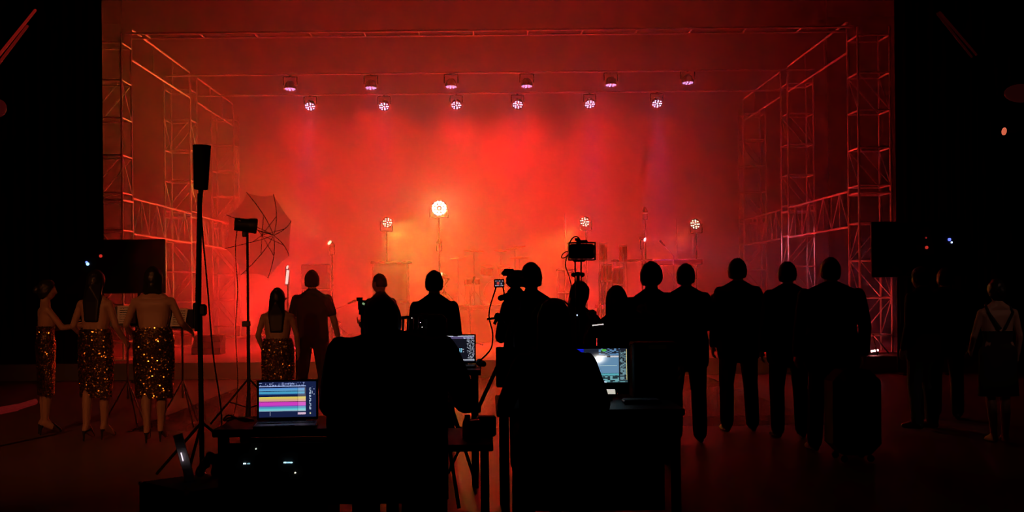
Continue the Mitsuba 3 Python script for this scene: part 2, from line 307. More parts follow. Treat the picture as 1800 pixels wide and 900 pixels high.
# keyboard, percussion, microphone stands
t = thing('keyboard', 'long keyboard on a crossed stand at the right of the stage', 'keyboard'); kx0, kx1, kz = X(1150, 24.9), X(1234, 24.9), Z(466, 24.9, 1190)
part(t, 'body', box(((kx0 + kx1) / 2, 24.9, kz + 0.06), (kx1 - kx0, 0.32, 0.11), bevel=0.015), 'm_black', False)
for q in range(16): part(t, 'key', box((kx0 + (q + 0.5) * (kx1 - kx0) / 16, 25.0, kz + 0.122), ((kx1 - kx0) / 16 - 0.006, 0.14, 0.016)), 'm_paper', False)
for e in (-1, 1):
    for y in (24.82, 25.0): part(t, 'stand_leg', tube(((kx0 + kx1) / 2 - e * 0.32, y, kz), ((kx0 + kx1) / 2 + e * 0.32, y, RISER + 0.02), 0.016, 8), 'm_chrome')
t = thing('music_table', 'low table with a bright edge under the keyboard lamp', 'table'); tz = Z(458, 25.6, 1115)
part(t, 'top', box((X(1112, 25.6), 25.6, tz), (0.9, 0.5, 0.04), bevel=0.01), 'm_amp', False)
for a in (-0.4, 0.4):
    for b in (-0.2, 0.2): part(t, 'leg', tube((X(1112, 25.6) + a, 25.6 + b, RISER), (X(1112, 25.6) + a, 25.6 + b, tz - 0.02), 0.018), 'm_chrome')
for q, (px, py, r) in enumerate(((1066, 464, 0.11), (1087, 470, 0.12), (1060, 427, 0.08), (1095, 431, 0.08))):
    p = P(px, py, (23.62, 23.7, 22.8, 22.9)[q]); t = drum('hand_drum', ('tall hand drum with chrome rim, left of the pair above the low speaker', 'tall hand drum with chrome rim, right of the pair above the low speaker', 'small high drum with glinting rim, left one', 'small high drum with glinting rim, right one')[q], p - V(0, 0, 0.18), (0, -0.1, 1), r, 0.34, 3, STAGE_Z)
def mic_stand(px, py, d, base, tip, label):
    p = P(px, py, d); t = thing('microphone_stand', label, 'microphone stand'); e = P(*tip, d - 0.2)
    part(t, 'pole', tube((p[0], d, base + 0.02), p, 0.011), 'm_chrome'); stand_legs(t, p[0], d, base, 0.1, 0.28, 0.011, 'm_black')
    part(t, 'boom', tube(p, e, 0.009), 'm_chrome')
    part(t, 'microphone', cat(tube(e, e + (e - p) / np.linalg.norm(e - p) * 0.14, 0.014, 10, 0.02), placed(trimesh.creation.icosphere(2, 0.027), np.eye(4), e + (e - p) / np.linalg.norm(e - p) * 0.16)), 'm_black')
mic_stand(1184, 450, 24.5, RISER, (1168, 432), 'microphone stand with a short boom over the keyboard')
mic_stand(522, 516, 21.5, STAGE_Z, (507, 523), 'microphone stand beside the man in a t-shirt, on his left')
mic_stand(582, 547, 21.5, STAGE_Z, (612, 534), 'microphone stand with a long slanting boom right of the man in a t-shirt')
mic_stand(826, 512, 24.0, STAGE_Z, (831, 497), 'microphone stand with an upright boom in front of the drums')
mic_stand(772, 520, 23.6, STAGE_Z, (783, 500), 'microphone stand beside the man with crossed arms')
for px, py0, lab in ((993, 374, 'slim upright chrome pole left of the camera on rods'), (1189, 384, 'slim upright chrome pole above the keyboard')):
    p = P(px, py0, 27.5); t = thing('pole_stand', lab, 'stand'); part(t, 'pole', tube((p[0], 27.5, STAGE_Z + 0.02), p, 0.014), 'm_chrome'); stand_legs(t, p[0], 27.5, STAGE_Z, 0.3, 0.3)
p = P(505, 487, 21.9); t = thing('light_bar', 'short white glowing light bar on a low stand left of the stage', 'light')
part(t, 'tube', box(p, (0.045, 0.04, 0.27), ry=0.12), 'm_paper', False, emitter=emit(2.2, 1.6, 1.4)); part(t, 'tip', box(p + V(0.005, 0, 0.19), (0.03, 0.03, 0.07), ry=0.4), 'm_paper', False, emitter=emit(2.2, 1.6, 1.4))
part(t, 'cap', box(p + V(0, 0.03, 0.02), (0.07, 0.02, 0.36)), 'm_black', False); part(t, 'pole', tube((p[0], p[1] + 0.05, STAGE_Z + 0.02), p + V(0, 0.05, 0), 0.014), 'm_black'); stand_legs(t, p[0], p[1] + 0.05, STAGE_Z, 0.25, 0.25)
for px, d, lab in ((1300, 21.5, 'right'), (385, 21.5, 'left')):
    x = X(px, d); t = thing('wedge_monitor', f'black wedge floor monitor at the {lab} side of the stage', 'speaker'); pr = trimesh.creation.extrude_polygon(__import__('shapely').Polygon([(0, 0), (0.42, 0), (0.42, 0.12), (0.14, 0.36), (0, 0.36)]), 0.55, engine='earcut')
    pr.apply_transform(trimesh.transformations.rotation_matrix(math.pi / 2, [1, 0, 0])); pr.apply_transform(trimesh.transformations.rotation_matrix(-math.pi / 2, [0, 0, 1])); pr.apply_translation([x, d + 0.5, STAGE_Z]); part(t, 'cabinet', pr, 'm_amp', False)
    part(t, 'grille', box((x - 0.275, d + 0.2, STAGE_Z + 0.26), (0.48, 0.30, 0.01), rx=-0.71), 'm_metal_dark', False)
# bright lamp at the foot of the right tower
p = P(1534, 617, 19.6)
t, q, dd = par_lamp('tower_lamp', p, p + V(0.0, 0.25, 1), 'small lamp glowing red and white low beside the right tower', None, 0.09, (9, 3, 3), stand=STAGE_Z, depth=0.12)
part(t, 'glow_edge', box(p + V(0, -0.1, 0.01), (0.13, 0.02, 0.035), ry=-0.15), 'm_paper', False, emitter=emit(7, 2.5, 2.5))
spot('tower_lamp_beam', q + V(0, 0, 0.05), q + V(0.02, 0.22, 1), (3.2, 0.14, 0.12), 1, 60, 20, 80)

# ---------------------------------------------------------------- dark hall: screens, strips, lamps
def big_screen(px0, px1, py0, py1, d, label, leds):
    x0, x1, z0, z1 = X(px0, d), X(px1, d), Z(py1, d, (px0 + px1) / 2), Z(py0, d, (px0 + px1) / 2); t = thing('flat_screen', label, 'screen'); xm = (x0 + x1) / 2
    part(t, 'case', box((xm, d + 0.03, (z0 + z1) / 2), (x1 - x0, 0.06, z1 - z0), bevel=0.01), 'm_black', False)
    part(t, 'panel', box((xm, d - 0.003, (z0 + z1) / 2), (x1 - x0 - 0.04, 0.006, z1 - z0 - 0.04)), 'm_shoe', False)
    for q in (-1, 1):
        part(t, 'post', tube((xm + q * 0.35, d + 0.09, 0.02), (xm + q * 0.35, d + 0.09, (z0 + z1) / 2), 0.025), 'm_black'); part(t, 'foot', box((xm + q * 0.35, d + 0.05, 0.015), (0.08, 0.6, 0.03)), 'm_black', False)
    for px, py, c, r in leds: part(t, 'indicator', placed(trimesh.creation.icosphere(1, r), np.eye(4), P(px, py, d - 0.02)), 'm_black', emitter=emit(*c))
big_screen(118, 291, 421, 516, 18.7, 'large dark flat screen on a stand left of the stage opening', [(154, 464, (0.8, 1.4, 2.2), 0.028), (152, 461, (0.3, 0.5, 2), 0.02), (177, 450, (0.7, 0.03, 0.02), 0.028)])
big_screen(1533, 1706, 389, 487, 18.7, 'large dark flat screen on a stand right of the stage opening', [(1669, 421, (0.25, 0.35, 2.2), 0.028), (1673, 426, (1, 1.2, 2.2), 0.018), (1629, 435, (0.6, 0.03, 0.02), 0.028), (1628, 418, (0.25, 0.01, 0.01), 0.016)])
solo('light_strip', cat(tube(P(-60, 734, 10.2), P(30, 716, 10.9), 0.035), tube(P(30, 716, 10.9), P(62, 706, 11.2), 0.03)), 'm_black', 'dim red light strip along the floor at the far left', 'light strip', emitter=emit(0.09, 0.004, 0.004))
for a, b, e, r, lab in (((-30, 132), (62, 18), 0.17, 0.022, 'upper one of two slanting ceiling edges, red reflection as glow, at left'), ((-30, 148), (48, 46), 0.10, 0.022, 'lower one of two slanting ceiling edges, red reflection as glow, at left'),
                   ((1652, 22), (1716, 96), 0.012, 0.018, 'upper one of two faint slanting ceiling edges, red reflection as glow, at right'), ((1648, 24), (1708, 100), 0.009, 0.018, 'lower one of two faint slanting ceiling edges, red reflection as glow, at right')):
    solo('ceiling_edge_glow', tube(P(*a, 15.0), P(*b, 17.5), r), 'm_black', lab, 'light strip', emitter=emit(e, e * 0.03, e * 0.02))  # red reflected on ceiling edges, put in as glowing tubes
def sconce(px, py, d, label, e, sx, sz):
    p = P(px, py, d); t = thing('wall_lamp', label, 'wall lamp'); side = 1 if p[0] > 0 else -1
    m = trimesh.creation.icosphere(3, 1.0); m.apply_scale([sx, 0.08, sz]); m.apply_translation(p); part(t, 'shade', m, 'm_black', True, emitter=emit(*e))
    w = side * 12.98; part(t, 'arm', tube(p + V(side * sx * 0.6, 0, 0), (w, p[1], p[2]), 0.02), 'm_black'); part(t, 'plate', box((w, p[1], p[2]), (0.04, 0.16, 0.16)), 'm_black', False)
sconce(-3, 190, 14.0, 'round dim red wall lamp at the far left', (0.035, 0.002, 0.002), 0.10, 0.11)
sconce(1795, 164, 16.0, 'wide dim red wall lamp at the upper right', (0.012, 0.001, 0.001), 0.24, 0.13)
sconce(1765, 231, 16.0, 'small candle-shaped orange wall lamp at the right', (0.8, 0.16, 0.08), 0.011, 0.055)
t = thing('house_lamp', 'dim warm lamp on the hall ceiling behind the camera', 'lamp')
part(t, 'housing', placed(lathe([(0, -0.3), (0.1, -0.28), (0.14, 0), (0.12, 0), (0.09, -0.2), (0, -0.2)], 20), frame_of((0.1, 1, -0.75)), (-4.8, 0.5, 5.2)), 'm_black'); part(t, 'pole', tube((-4.8, 0.5, 5.3), (-4.8, 0.5, 9.0), 0.03), 'm_black')
spot('house_beam', (-4.75, 0.75, 5.0), P(130, 640, 11.5), (3.0, 0.8, 0.22), HOUSE, 16, 8, 380)
t = thing('house_lamp', 'dim cool lamp on the hall ceiling at the right behind the camera', 'lamp')
part(t, 'housing', placed(lathe([(0, -0.3), (0.1, -0.28), (0.14, 0), (0.12, 0), (0.09, -0.2), (0, -0.2)], 20), frame_of((0.1, 1, -0.75)), (5.6, 2.0, 8.2)), 'm_black'); part(t, 'pole', tube((5.6, 2.0, 8.3), (5.6, 2.0, 9.0), 0.03), 'm_black')
spot('house_beam_right', (5.6, 2.2, 8.0), P(1752, 580, 10.5), (1.0, 0.5, 0.38), HOUSE * 0.7, 3.2, 1.5, 90)

# ---------------------------------------------------------------- photo umbrella, flash, stands
scene['m_umbrella'] = {'type': 'principledthin', 'base_color': rgb(0.95, 0.93, 0.92), 'roughness': 0.35, 'diff_trans': 1.8, 'spec_trans': 0.62, 'eta': 1.05}
UD = 12.6; hub = P(481, 414, UD + 0.12); ax = V(math.sin(0.5), math.cos(0.5), 0.02); ax /= np.linalg.norm(ax); Mu = frame_of(-ax)
t = thing('photo_umbrella', 'white eight-panel photo umbrella lit through from the stage', 'umbrella'); RU, DU = 0.485, 0.27
def dome(a, f): r = RU * f; return hub + Mu[:3, :3] @ V(r * math.cos(a), r * math.sin(a), DU * f ** 1.7)
for q in range(8):
    a0, a1 = q * math.pi / 4 + 0.28, (q + 1) * math.pi / 4 + 0.28; g = []
    for f in np.linspace(0.03, 1, 9):
        for e in np.linspace(0, 1, 7):
            b = 1 - 0.07 * f * math.sin(math.pi * e); g.append(dome(a0, f) * (1 - e) * b + dome(a1, f) * e * b + hub * (1 - b) + (dome((a0 + a1) / 2, f) - (dome(a0, f) + dome(a1, f)) / 2) * math.sin(math.pi * e) * 0.25)
    i, j = np.meshgrid(np.arange(8), np.arange(6), indexing='ij'); a = (i * 7 + j).ravel()
    part(t, 'panel', trimesh.Trimesh(np.array(g), np.vstack([np.stack([a, a + 7, a + 8], 1), np.stack([a, a + 8, a + 1], 1)]), process=False), 'm_umbrella', True)
    rb = [dome(a0, f) + Mu[:3, 2] * 0.004 for f in np.linspace(0.03, 1.02, 8)]; part(t, 'rib', cat([tube(x, y, 0.0035, 6) for x, y in zip(rb[:-1], rb[1:])]), 'm_metal_dark')
    part(t, 'stretcher', tube(hub + Mu[:3, 2] * 0.20, dome(a0, 0.5), 0.003, 6), 'm_metal_dark')
head = P(433, 396, 12.3); part(t, 'shaft', tube(hub - Mu[:3, 2] * 0.02, head + V(0.1, 0.12, -0.05), 0.005, 6), 'm_metal_dark')
t = thing('studio_flash', 'black studio flash head on a stand in front of the umbrella', 'studio flash'); fx = V(1, 0.25, -0.1); fx /= np.linalg.norm(fx); Mf = frame_of(fx)
part(t, 'body', placed(lathe([(0, -0.125), (0.064, -0.125), (0.07, -0.115), (0.07, 0.02), (0.078, 0.035), (0.082, 0.10), (0.078, 0.115), (0, 0.115)], 24), Mf, head), 'm_black', 30)
part(t, 'panel', box(head + V(-0.08, -0.072, 0.02), (0.07, 0.008, 0.06)), 'm_gray', False, label='small grey control panel')
part(t, 'grip', box(head + V(-0.02, 0, -0.095), (0.05, 0.05, 0.06), bevel=0.01), 'm_black', False)
fl = V(head[0] + 0.01, head[1], 0.0)
part(t, 'pole', cat(tube(fl + V(0, 0, 0.03), fl + V(0, 0, 1.1), 0.019), tube(fl + V(0, 0, 1.08), V(fl[0], fl[1], head[2] - 0.07), 0.013)), 'm_black'); part(t, 'clamp', box(V(fl[0] - 0.02, fl[1], 1.11), (0.09, 0.05, 0.06), bevel=0.01), 'm_black', False)
for q in range(3):
    a = 2.75 + q * 2.094; part(t, 'leg', tube(fl + V(0, 0, 0.52), fl + V(0.5 * math.cos(a), 0.5 * math.sin(a), 0.012), 0.011), 'm_black'); part(t, 'strut', tube(fl + V(0, 0, 0.2), fl + V(0.26 * math.cos(a), 0.26 * math.sin(a), 0.26), 0.007), 'm_black')
part(t, 'power_cord', wire([head + V(-0.1, 0, -0.06), head + V(-0.12, 0, -0.3), head + V(-0.1, 0, -0.7), head + V(-0.13, 0.02, -1.1), head + V(-0.12, 0.05, -1.6), V(head[0] - 0.2, head[1], 0.01)], 0.004), 'm_black')
TD8 = 8.8; a, b = P(355, 255, TD8), P(353, 333, TD8); u = (a - b) / np.linalg.norm(a - b)
t = thing('light_stand', 'tall black stand topped by a tapered black head', 'stand')
part(t, 'head', placed(lathe([(0, 0), (0.052, 0), (0.054, 0.01), (0.068, 0.325), (0.069, 0.34), (0, 0.345)], 24), frame_of(u, (0, 1, 0)), b), 'm_blackmat', 30, label='tapered black head')
b0 = V(b[0] - 0.01, TD8, 0); part(t, 'neck', tube(b, b - u * 0.1, 0.02, 10, 0.016), 'm_metal_dark'); part(t, 'pole', cat(tube(b0 + V(0, 0, 0.03), P(351, 540, TD8), 0.02), tube(P(351, 540, TD8), b - u * 0.08, 0.012)), 'm_black')
part(t, 'clamp', cat(box(P(353, 545, TD8), (0.09, 0.06, 0.09), bevel=0.015), box(P(346, 555, TD8) + V(0, -0.03, 0), (0.04, 0.04, 0.2), bevel=0.01)), 'm_black', False); part(t, 'side_rod', tube(P(350, 340, TD8 - 0.05), P(345, 582, TD8 - 0.05), 0.013), 'm_black')
part(t, 'cable', wire([b - u * 0.05, P(357, 420, TD8), P(366, 520, TD8), P(377, 640, TD8), P(388, 715, TD8 + 0.1), P(385, 790, TD8 + 0.2)], 0.006), 'm_black')
for q in range(3): a = 0.5 + q * 2.094; part(t, 'leg', tube(b0 + V(0, 0, 0.45), b0 + V(0.5 * math.cos(a), 0.5 * math.sin(a), 0.014), 0.012), 'm_black')
for px, py, d, rz, lab in ((221, 556, 12.4, 0.25, 'between the two women in gold dresses'), (318, 561, 12.4, -0.35, 'right of the woman in the wide gold dress')):
    p = P(px, py, d); t = thing('music_stand', f'thin music stand {lab}', 'music stand', None); part(t, 'pole', tube((p[0], d + 0.05, 0.3), p + V(0, 0.05, 0), 0.012), 'm_chrome')
    part(t, 'desk', box(p, (0.36, 0.008, 0.22), rx=-0.3, rz=rz), 'm_metal_dark', False); part(t, 'lip', box(p + V(0, -0.06, -0.115), (0.36, 0.05, 0.008), rz=rz), 'm_metal_dark', False)
    stand_legs(t, p[0], d + 0.05, 0, 0.5, 0.27, 0.008, 'm_chrome', a0=1.2)
    s = thing('sheet_music', f'white printed sheet on the music stand {lab}', 'sheet of music'); c = p + V(0.015 * np.sign(rz), -0.02, 0.02)
    def on(m): return m
    part(s, 'page', box(c, (0.19, 0.002, 0.2), rx=-0.3, rz=rz), 'm_paper', False)
    for q in range(7): part(s, 'text_line', box(c + V(0, -0.0035 + (0.07 - q * 0.024) * 0.3, 0.07 - q * 0.024), (0.15, 0.001, 0.006), rx=-0.3, rz=rz), 'm_black', False)
# ---------------------------------------------------------------- people
mat('m_skin', (0.42, 0.24, 0.17), 0.5)
mat('m_hair', (0.012, 0.009, 0.008), 0.45)
mat('m_suit', (0.010, 0.010, 0.012), 0.8)
mat('m_cloth', (0.016, 0.012, 0.012), 0.85)
mat('m_shoe', (0.015, 0.013, 0.013), 0.25)
mat('m_white', (0.55, 0.52, 0.5), 0.8)
mat('m_gold', (0.95, 0.58, 0.2), 0.18, 1.0)
mat('m_dress', (0.05, 0.026, 0.01), 0.4, 0.4)
BALL = trimesh.creation.icosphere(1, 1.0).vertices
def hull(*pr):
    return Manifold.hull_points(np.vstack([V(*p) + BALL * r for p, r in pr]).astype(np.float64))
def union(ms): return Manifold.batch_boolean(list(ms), manifold3d.OpType.Add)
def to_tri(m):
    q = m.to_mesh(); return trimesh.Trimesh(np.array(q.vert_properties[:, :3], float), np.array(q.tri_verts), process=False)
def to_man(t):
    return Manifold(manifold3d.Mesh(vert_properties=np.ascontiguousarray(t.vertices, np.float32), tri_verts=np.ascontiguousarray(t.faces, np.uint32)))
def soft(m, length, it=10):
    t = to_tri(m.refine_to_length(length)); t.merge_vertices()
    trimesh.smoothing.filter_taubin(t, lamb=0.5, nu=0.53, iterations=it); return t
def gauss(v, c, r): return np.exp(-(((v - V(*c)) / r) ** 2).sum(1))
def make_head():
    """A head facing +y, centred between the ears, 0.24 m from chin to crown."""
    t = trimesh.creation.icosphere(4, 1.0); v = t.vertices.copy() * V(0.077, 0.098, 0.118)
    lo = np.clip(-v[:, 2] / 0.118, 0, 1); front = np.clip(v[:, 1] / 0.098, -1, 1)
    v[:, 0] *= 1 - 0.30 * lo ** 1.3; v[:, 1] = np.where(v[:, 1] < 0, v[:, 1] * (1 - 0.42 * lo), v[:, 1] * (1 + 0.02 * lo))
    v[:, 1] -= 0.012 * np.clip(front, 0, 1) * (v[:, 2] > 0.05) * (v[:, 2] - 0.05) / 0.06
    n = v / np.linalg.norm(v, axis=1, keepdims=True)
    def bump(c, r, h):
        nonlocal v
        v = v + n * (gauss(v, c, np.array(r)) * h)[:, None]
    bump((0, 0.095, -0.012), (0.012, 0.03, 0.026), 0.012); bump((0, 0.10, -0.028), (0.015, 0.02, 0.011), 0.016)      # nose
    for s in (-1, 1):
        bump((s * 0.032, 0.085, 0.012), (0.017, 0.03, 0.012), -0.009); bump((s * 0.032, 0.078, 0.012), (0.010, 0.02, 0.007), 0.006)   # eyes
        bump((s * 0.032, 0.088, 0.031), (0.022, 0.03, 0.008), 0.004); bump((s * 0.05, 0.06, -0.02), (0.02, 0.03, 0.018), 0.004)      # brows, cheekbones
    bump((0, 0.09, -0.058), (0.022, 0.03, 0.006), 0.005); bump((0, 0.09, -0.069), (0.019, 0.03, 0.006), 0.005); bump((0, 0.09, -0.0635), (0.02, 0.03, 0.003), -0.004)   # lips
    bump((0, 0.085, -0.1), (0.02, 0.03, 0.014), 0.006)                                                                 # chin
    t.vertices = v
    m = to_man(t)
    ears = []
    for s in (-1, 1):
        e = trimesh.creation.icosphere(2, 1.0); e.vertices = e.vertices * V(0.009, 0.019, 0.031); e.vertices[:, 0] += s * 0.3 * (e.vertices[:, 1] < 0) * -e.vertices[:, 1]
        e.apply_translation([s * 0.079, -0.008, -0.004]); ears.append(to_man(e))
    return union([m] + ears)
HEAD = make_head()
def make_hand(curl):
    """A right hand from the wrist at the origin down -z, the palm facing -x, the thumb to +y."""
    b = [hull(((0, -0.018, 0.0), 0.018), ((0, 0.018, 0.0), 0.018), ((0, -0.026, -0.075), 0.014), ((0, 0.03, -0.078), 0.014))]
    for k, (y, L, z) in enumerate(((0.031, 0.070, -0.080), (0.011, 0.078, -0.084), (-0.009, 0.072, -0.082), (-0.027, 0.056, -0.076))):
        p, a, r = V(0, y, z + 0.02), 0.0, 0.0092 - 0.0004 * k
        q = V(0, y, z); b.append(hull((p, r + 0.002), (q, r + 0.001))); p = q
        for j, f in enumerate((0.45, 0.31, 0.24)):
            a += math.radians(curl[j]) * (1 + 0.08 * k)
            q = p + L * f * V(-math.sin(a), 0.06 * (1.5 - k) * (j == 0), -math.cos(a)); b.append(hull((p, r), (q, r - 0.0008))); p, r = q, r - 0.0008
    p = V(-0.006, 0.022, -0.02)
    for j, (dx, dy, dz, L, r) in enumerate(((-0.25, 0.75, -0.6, 0.040, 0.0125), (-0.35, 0.35, -0.85, 0.032, 0.0105), (-0.45, 0.1, -0.88, 0.026, 0.0095))):
        d = V(dx - curl[0] / 160, dy, dz); q = p + d / np.linalg.norm(d) * L; b.append(hull((p, r), (q, r - 0.001))); p = q
    t = soft(union(b), 0.006, 6)
    return to_man(t)
HANDS = {'relaxed': make_hand((14, 22, 16)), 'grip': make_hand((52, 68, 38))}
def move(m, M): return m.transform(np.ascontiguousarray(M[:3, :4]))
HANG = ((0.05, -0.03, -0.29), (0.015, 0.07, -0.25)); CROSS = ((0.035, 0.03, -0.285), (-0.18, 0.17, 0.05)); FRONT = ((0.07, 0.0, -0.285), (-0.13, 0.21, 0.02))
RAISE = ((0.10, 0.20, -0.14), (-0.07, 0.12, 0.22)); TYPE = ((0.10, 0.12, -0.26), (-0.10, 0.24, -0.02))

def person(label, px, d, height, yaw=0, left=HANG, right=HANG, seat=None, hair='short', wear='suit', wide=1.0, head_turn=0, head_tilt=0, lean=0.0, hand='relaxed',
           stance=0.10, step=0.0, ground=0.0, heels=0.0, px_z=1.0, group=None, hunch=0.0, side=0.0):
    """One person: the body is one continuous mesh; clothes, hair and shoes are its children. yaw 0 looks away from the camera, positive turns left."""
    k = thing('person', label, 'person', group); s = height / (1.75 + heels); fem = wear in ('gown', 'sequin', 'strap')
    W = wide * (0.9 if fem else 1.0)
    def J(x, y, z): return V(x * s, y * s, z * s + heels)
    hz = 0.93
    sw = 0.185 * W
    up = lambda z: lean * (z - 0.95)                                  # the trunk bends forward by this much
    sh = {q: V(q * sw * s, up(1.43) * s, (1.42 if wear == 'suit' else 1.402) * s + heels) for q in (-1, 1)}
    neck, head = J(side * 0.5, up(1.5) + 0.005, 1.475 - hunch * 0.4), J(side, up(1.62) + 0.03 * bool(lean) + 0.02 + hunch * 0.5, 1.625 - hunch)
    hip = {q: J(q * 0.092 * (0.92 if fem else 1), 0, hz) for q in (-1, 1)}
    knee, ank = {}, {}
    for q in (-1, 1):
        if seat is None:
            knee[q] = J(q * (0.078 if fem else 0.092 + stance * 0.25), 0.02 + step * q * 0.5, 0.49); ank[q] = J(q * ((0.06 if fem else 0.07) + stance * 0.5 * (not fem)), step * q - 0.02, 0.085)
        else:
            knee[q] = hip[q] + V(q * 0.07, 0.42, 0.03) * s; ank[q] = V(knee[q][0] + q * 0.01, knee[q][1] + 0.02, hz * s - 0.09 * s - seat + 0.085 * s)
    elb, wri = {}, {}
    for q, (e, w) in ((-1, left), (1, right)):
        elb[q] = sh[q] + V(e[0] * q, e[1], e[2]) * s; wri[q] = elb[q] + V(w[0] * q, w[1], w[2]) * s
    R = s
    def trunk(g, lo=0.95):
        """The trunk's hulls, g metres outside the skin, down to lo."""
        bust = 0.02 if fem else 0.0; wa = 0.062 if fem else 0.085
        rows = [(0.97, 0.098 * W, 0.098 if fem else 0.092), (1.10, wa * W, 0.083 if fem else 0.092), (1.27, 0.085 * W, 0.092), (1.37, 0.105 * W, 0.075)]
        sp = [[(J(q * x, up(z) + (bust if z == 1.27 else 0), z), r * R + g) for q in (-1, 1)] for z, x, r in rows if z >= lo]
        out = [hull(*a, *b) for a, b in zip(sp[:-1], sp[1:])]
        out.append(hull(*sp[-1], (sh[-1] + V(0, 0, -0.012), 0.045 * R + g * 0.8), (sh[1] + V(0, 0, -0.012), 0.045 * R + g * 0.8)))
        out.append(hull((sh[-1] * 0.72 + neck * 0.28 + V(0, 0, -0.012) * s, 0.044 * R + g * 0.7), (sh[1] * 0.72 + neck * 0.28 + V(0, 0, -0.012) * s, 0.044 * R + g * 0.7), (neck + V(0, -0.005, 0.012) * s, 0.058 * R + g * 0.6)))
        return out
    ar = 0.86 if fem else 1.0
    def arm(q, g, to=1.0): return [hull((sh[q], 0.047 * R * ar + g * 0.8), (sh[q] * 0.55 + elb[q] * 0.45, 0.047 * R * ar + g), (elb[q], 0.040 * R * ar + g)), hull((elb[q], 0.041 * R * ar + g), (elb[q] + (wri[q] - elb[q]) * to, (0.027 + 0.012 * (1 - to)) * R + g))]
    def leg(q, g, g2=None): 
        g2 = g if g2 is None else g2; m = knee[q] * 0.62 + ank[q] * 0.38 + V(0, -0.015, 0)
        return [hull((hip[q], 0.088 * R + g), (knee[q], 0.056 * R + g)), hull((knee[q], 0.054 * R + g), (m, 0.053 * R + g), (ank[q], 0.036 * R + g2))]
    fz = -0.055 * s
    def toe(q): return ank[q] + V(q * 0.02, 0.15, -0.058 - heels * 0.9) * s
    body = trunk(0) + [hull((hip[-1], 0.09 * R), (hip[1], 0.09 * R), (J(-0.06, 0, 1.02), 0.09 * R), (J(0.06, 0, 1.02), 0.09 * R)), hull((neck - V(0, 0, 0.03), 0.056 * R), (head + V(0, -0.02, -0.06) * s, 0.053 * R))]
    for q in (-1, 1):
        body += arm(q, 0) + leg(q, 0) + [hull((ank[q], 0.034 * R), (ank[q] + V(0, -0.035, -0.045) * s, 0.03 * R), (toe(q), 0.022 * R))]
    b = to_man(soft(union(body), 0.03 * s, 10))
    Mh = trimesh.transformations.euler_matrix(-head_tilt, 0, head_turn, 'sxyz') @ np.diag([s * 1.02, s * 1.02, s * 1.02, 1]); Mh[:3, 3] = head
    hands = []
    for q in (-1, 1):
        z = -(wri[q] - elb[q]); M = frame_of(z, (0, 1, 0.35)); M[:3, 0] *= 1
        if q < 0: M = M @ np.diag([-1, 1, 1, 1])
        M[:3, :3] *= s * (0.92 if fem else 1.0); M[:3, 3] = wri[q] + z / np.linalg.norm(z) * 0.006
        hands.append(move(HANDS[hand if isinstance(hand, str) else hand[(q + 1) // 2]], M))
    place = trimesh.transformations.rotation_matrix(math.radians(yaw), [0, 0, 1]); place[:3, 3] = (X(px, d, px_z), d, ground + ((seat - (hz * s - 0.09 * R)) if seat is not None else 0))
    def add(name, m, mt, smooth=True, parent=k, label=None, kind=None, **kw):
        t = m if isinstance(m, trimesh.Trimesh) else to_tri(m); t = t.copy(); t.apply_transform(place); return part(parent, name, t, mt, smooth, label, kind, **kw)
    add('body', union([b, move(HEAD, Mh)] + hands), 'm_skin')
    # hair
    def skull(g, planes, cut=0.0):
        t = trimesh.creation.icosphere(4, 1.0); t.vertices = t.vertices * (V(0.077, 0.098, 0.118) + g); t.vertices[:, 2] += 0.004
        t.vertices += t.vertices * (0.10 * (meshkit.fbm(t.vertices * 38 + 5 * px, 3) - 0.5))[:, None]
        m = to_man(t)
        for n, o in planes: m = m.trim_by_plane(n, o)
        return m
    if hair == 'bald': hm = skull(0.003, [((0, -0.75, 0.55), 0.0), ((0, 0, 1), -0.035)])
    elif hair == 'short': hm = skull(0.013, [((0, -0.8, 0.6), -0.025), ((0, -0.25, 1), -0.05)])
    elif hair == 'quiff': hm = skull(0.017, [((0, -0.7, 0.7), -0.03), ((0, -0.2, 1), -0.055)])
    elif hair == 'bun': hm = union([skull(0.014, [((0, -0.8, 0.6), -0.02)]), hull(((0, -0.11, 0.02), 0.04), ((0, -0.12, 0.0), 0.04))])
    elif hair == 'bob': hm = union([skull(0.02, [((0, -0.9, 0.4), -0.02)]), hull(((-0.06, -0.03, 0), 0.035), ((0.06, -0.03, 0), 0.035), ((-0.065, -0.05, -0.13), 0.03), ((0.065, -0.05, -0.13), 0.03), ((0, -0.09, -0.06), 0.03))])
    else:
        hm = union([skull(0.018, [((0, -0.9, 0.4), -0.02)]), hull(((-0.06, -0.03, 0.01), 0.035), ((0.06, -0.03, 0.01), 0.035), ((-0.075, -0.085, -0.2), 0.03), ((0.075, -0.085, -0.2), 0.03), ((0, -0.11, -0.05), 0.03)),
                    hull(((-0.075, -0.085, -0.2), 0.03), ((0.075, -0.085, -0.2), 0.03), ((-0.06, -0.10, -0.40), 0.02), ((0.06, -0.10, -0.40), 0.02))])
    hm = soft(hm, 0.02, 4) if hair in ('bob', 'long') else hm
    ht = hm if isinstance(hm, trimesh.Trimesh) else to_tri(hm); ht.apply_transform(Mh); add('hair', ht, 'm_hair', 50)
    # clothes
    if not fem:
        g = 0.026 if wear == 'suit' else 0.014; cm = 'm_suit' if wear == 'suit' else 'm_cloth'
        low = 0.80 if wear == 'suit' else 0.94
        t = trunk(g)
        hemw = 0.115 * W if seat is None else 0.12 * W
        if wear == 'suit': t.append(hull(*[(J(q * 0.10 * W, 0, 1.0), 0.098 * R + g) for q in (-1, 1)], *[(J(q * hemw, 0 if seat is None else 0.05, low if seat is None else 0.9), 0.082 * R + g) for q in (-1, 1)]))
        else: t.append(hull(*[(J(q * 0.09 * W, 0, z), 0.092 * R + g) for q in (-1, 1) for z in (1.0, low)]))
        sleeve = 0.97 if wear != 'tee' else 0.0
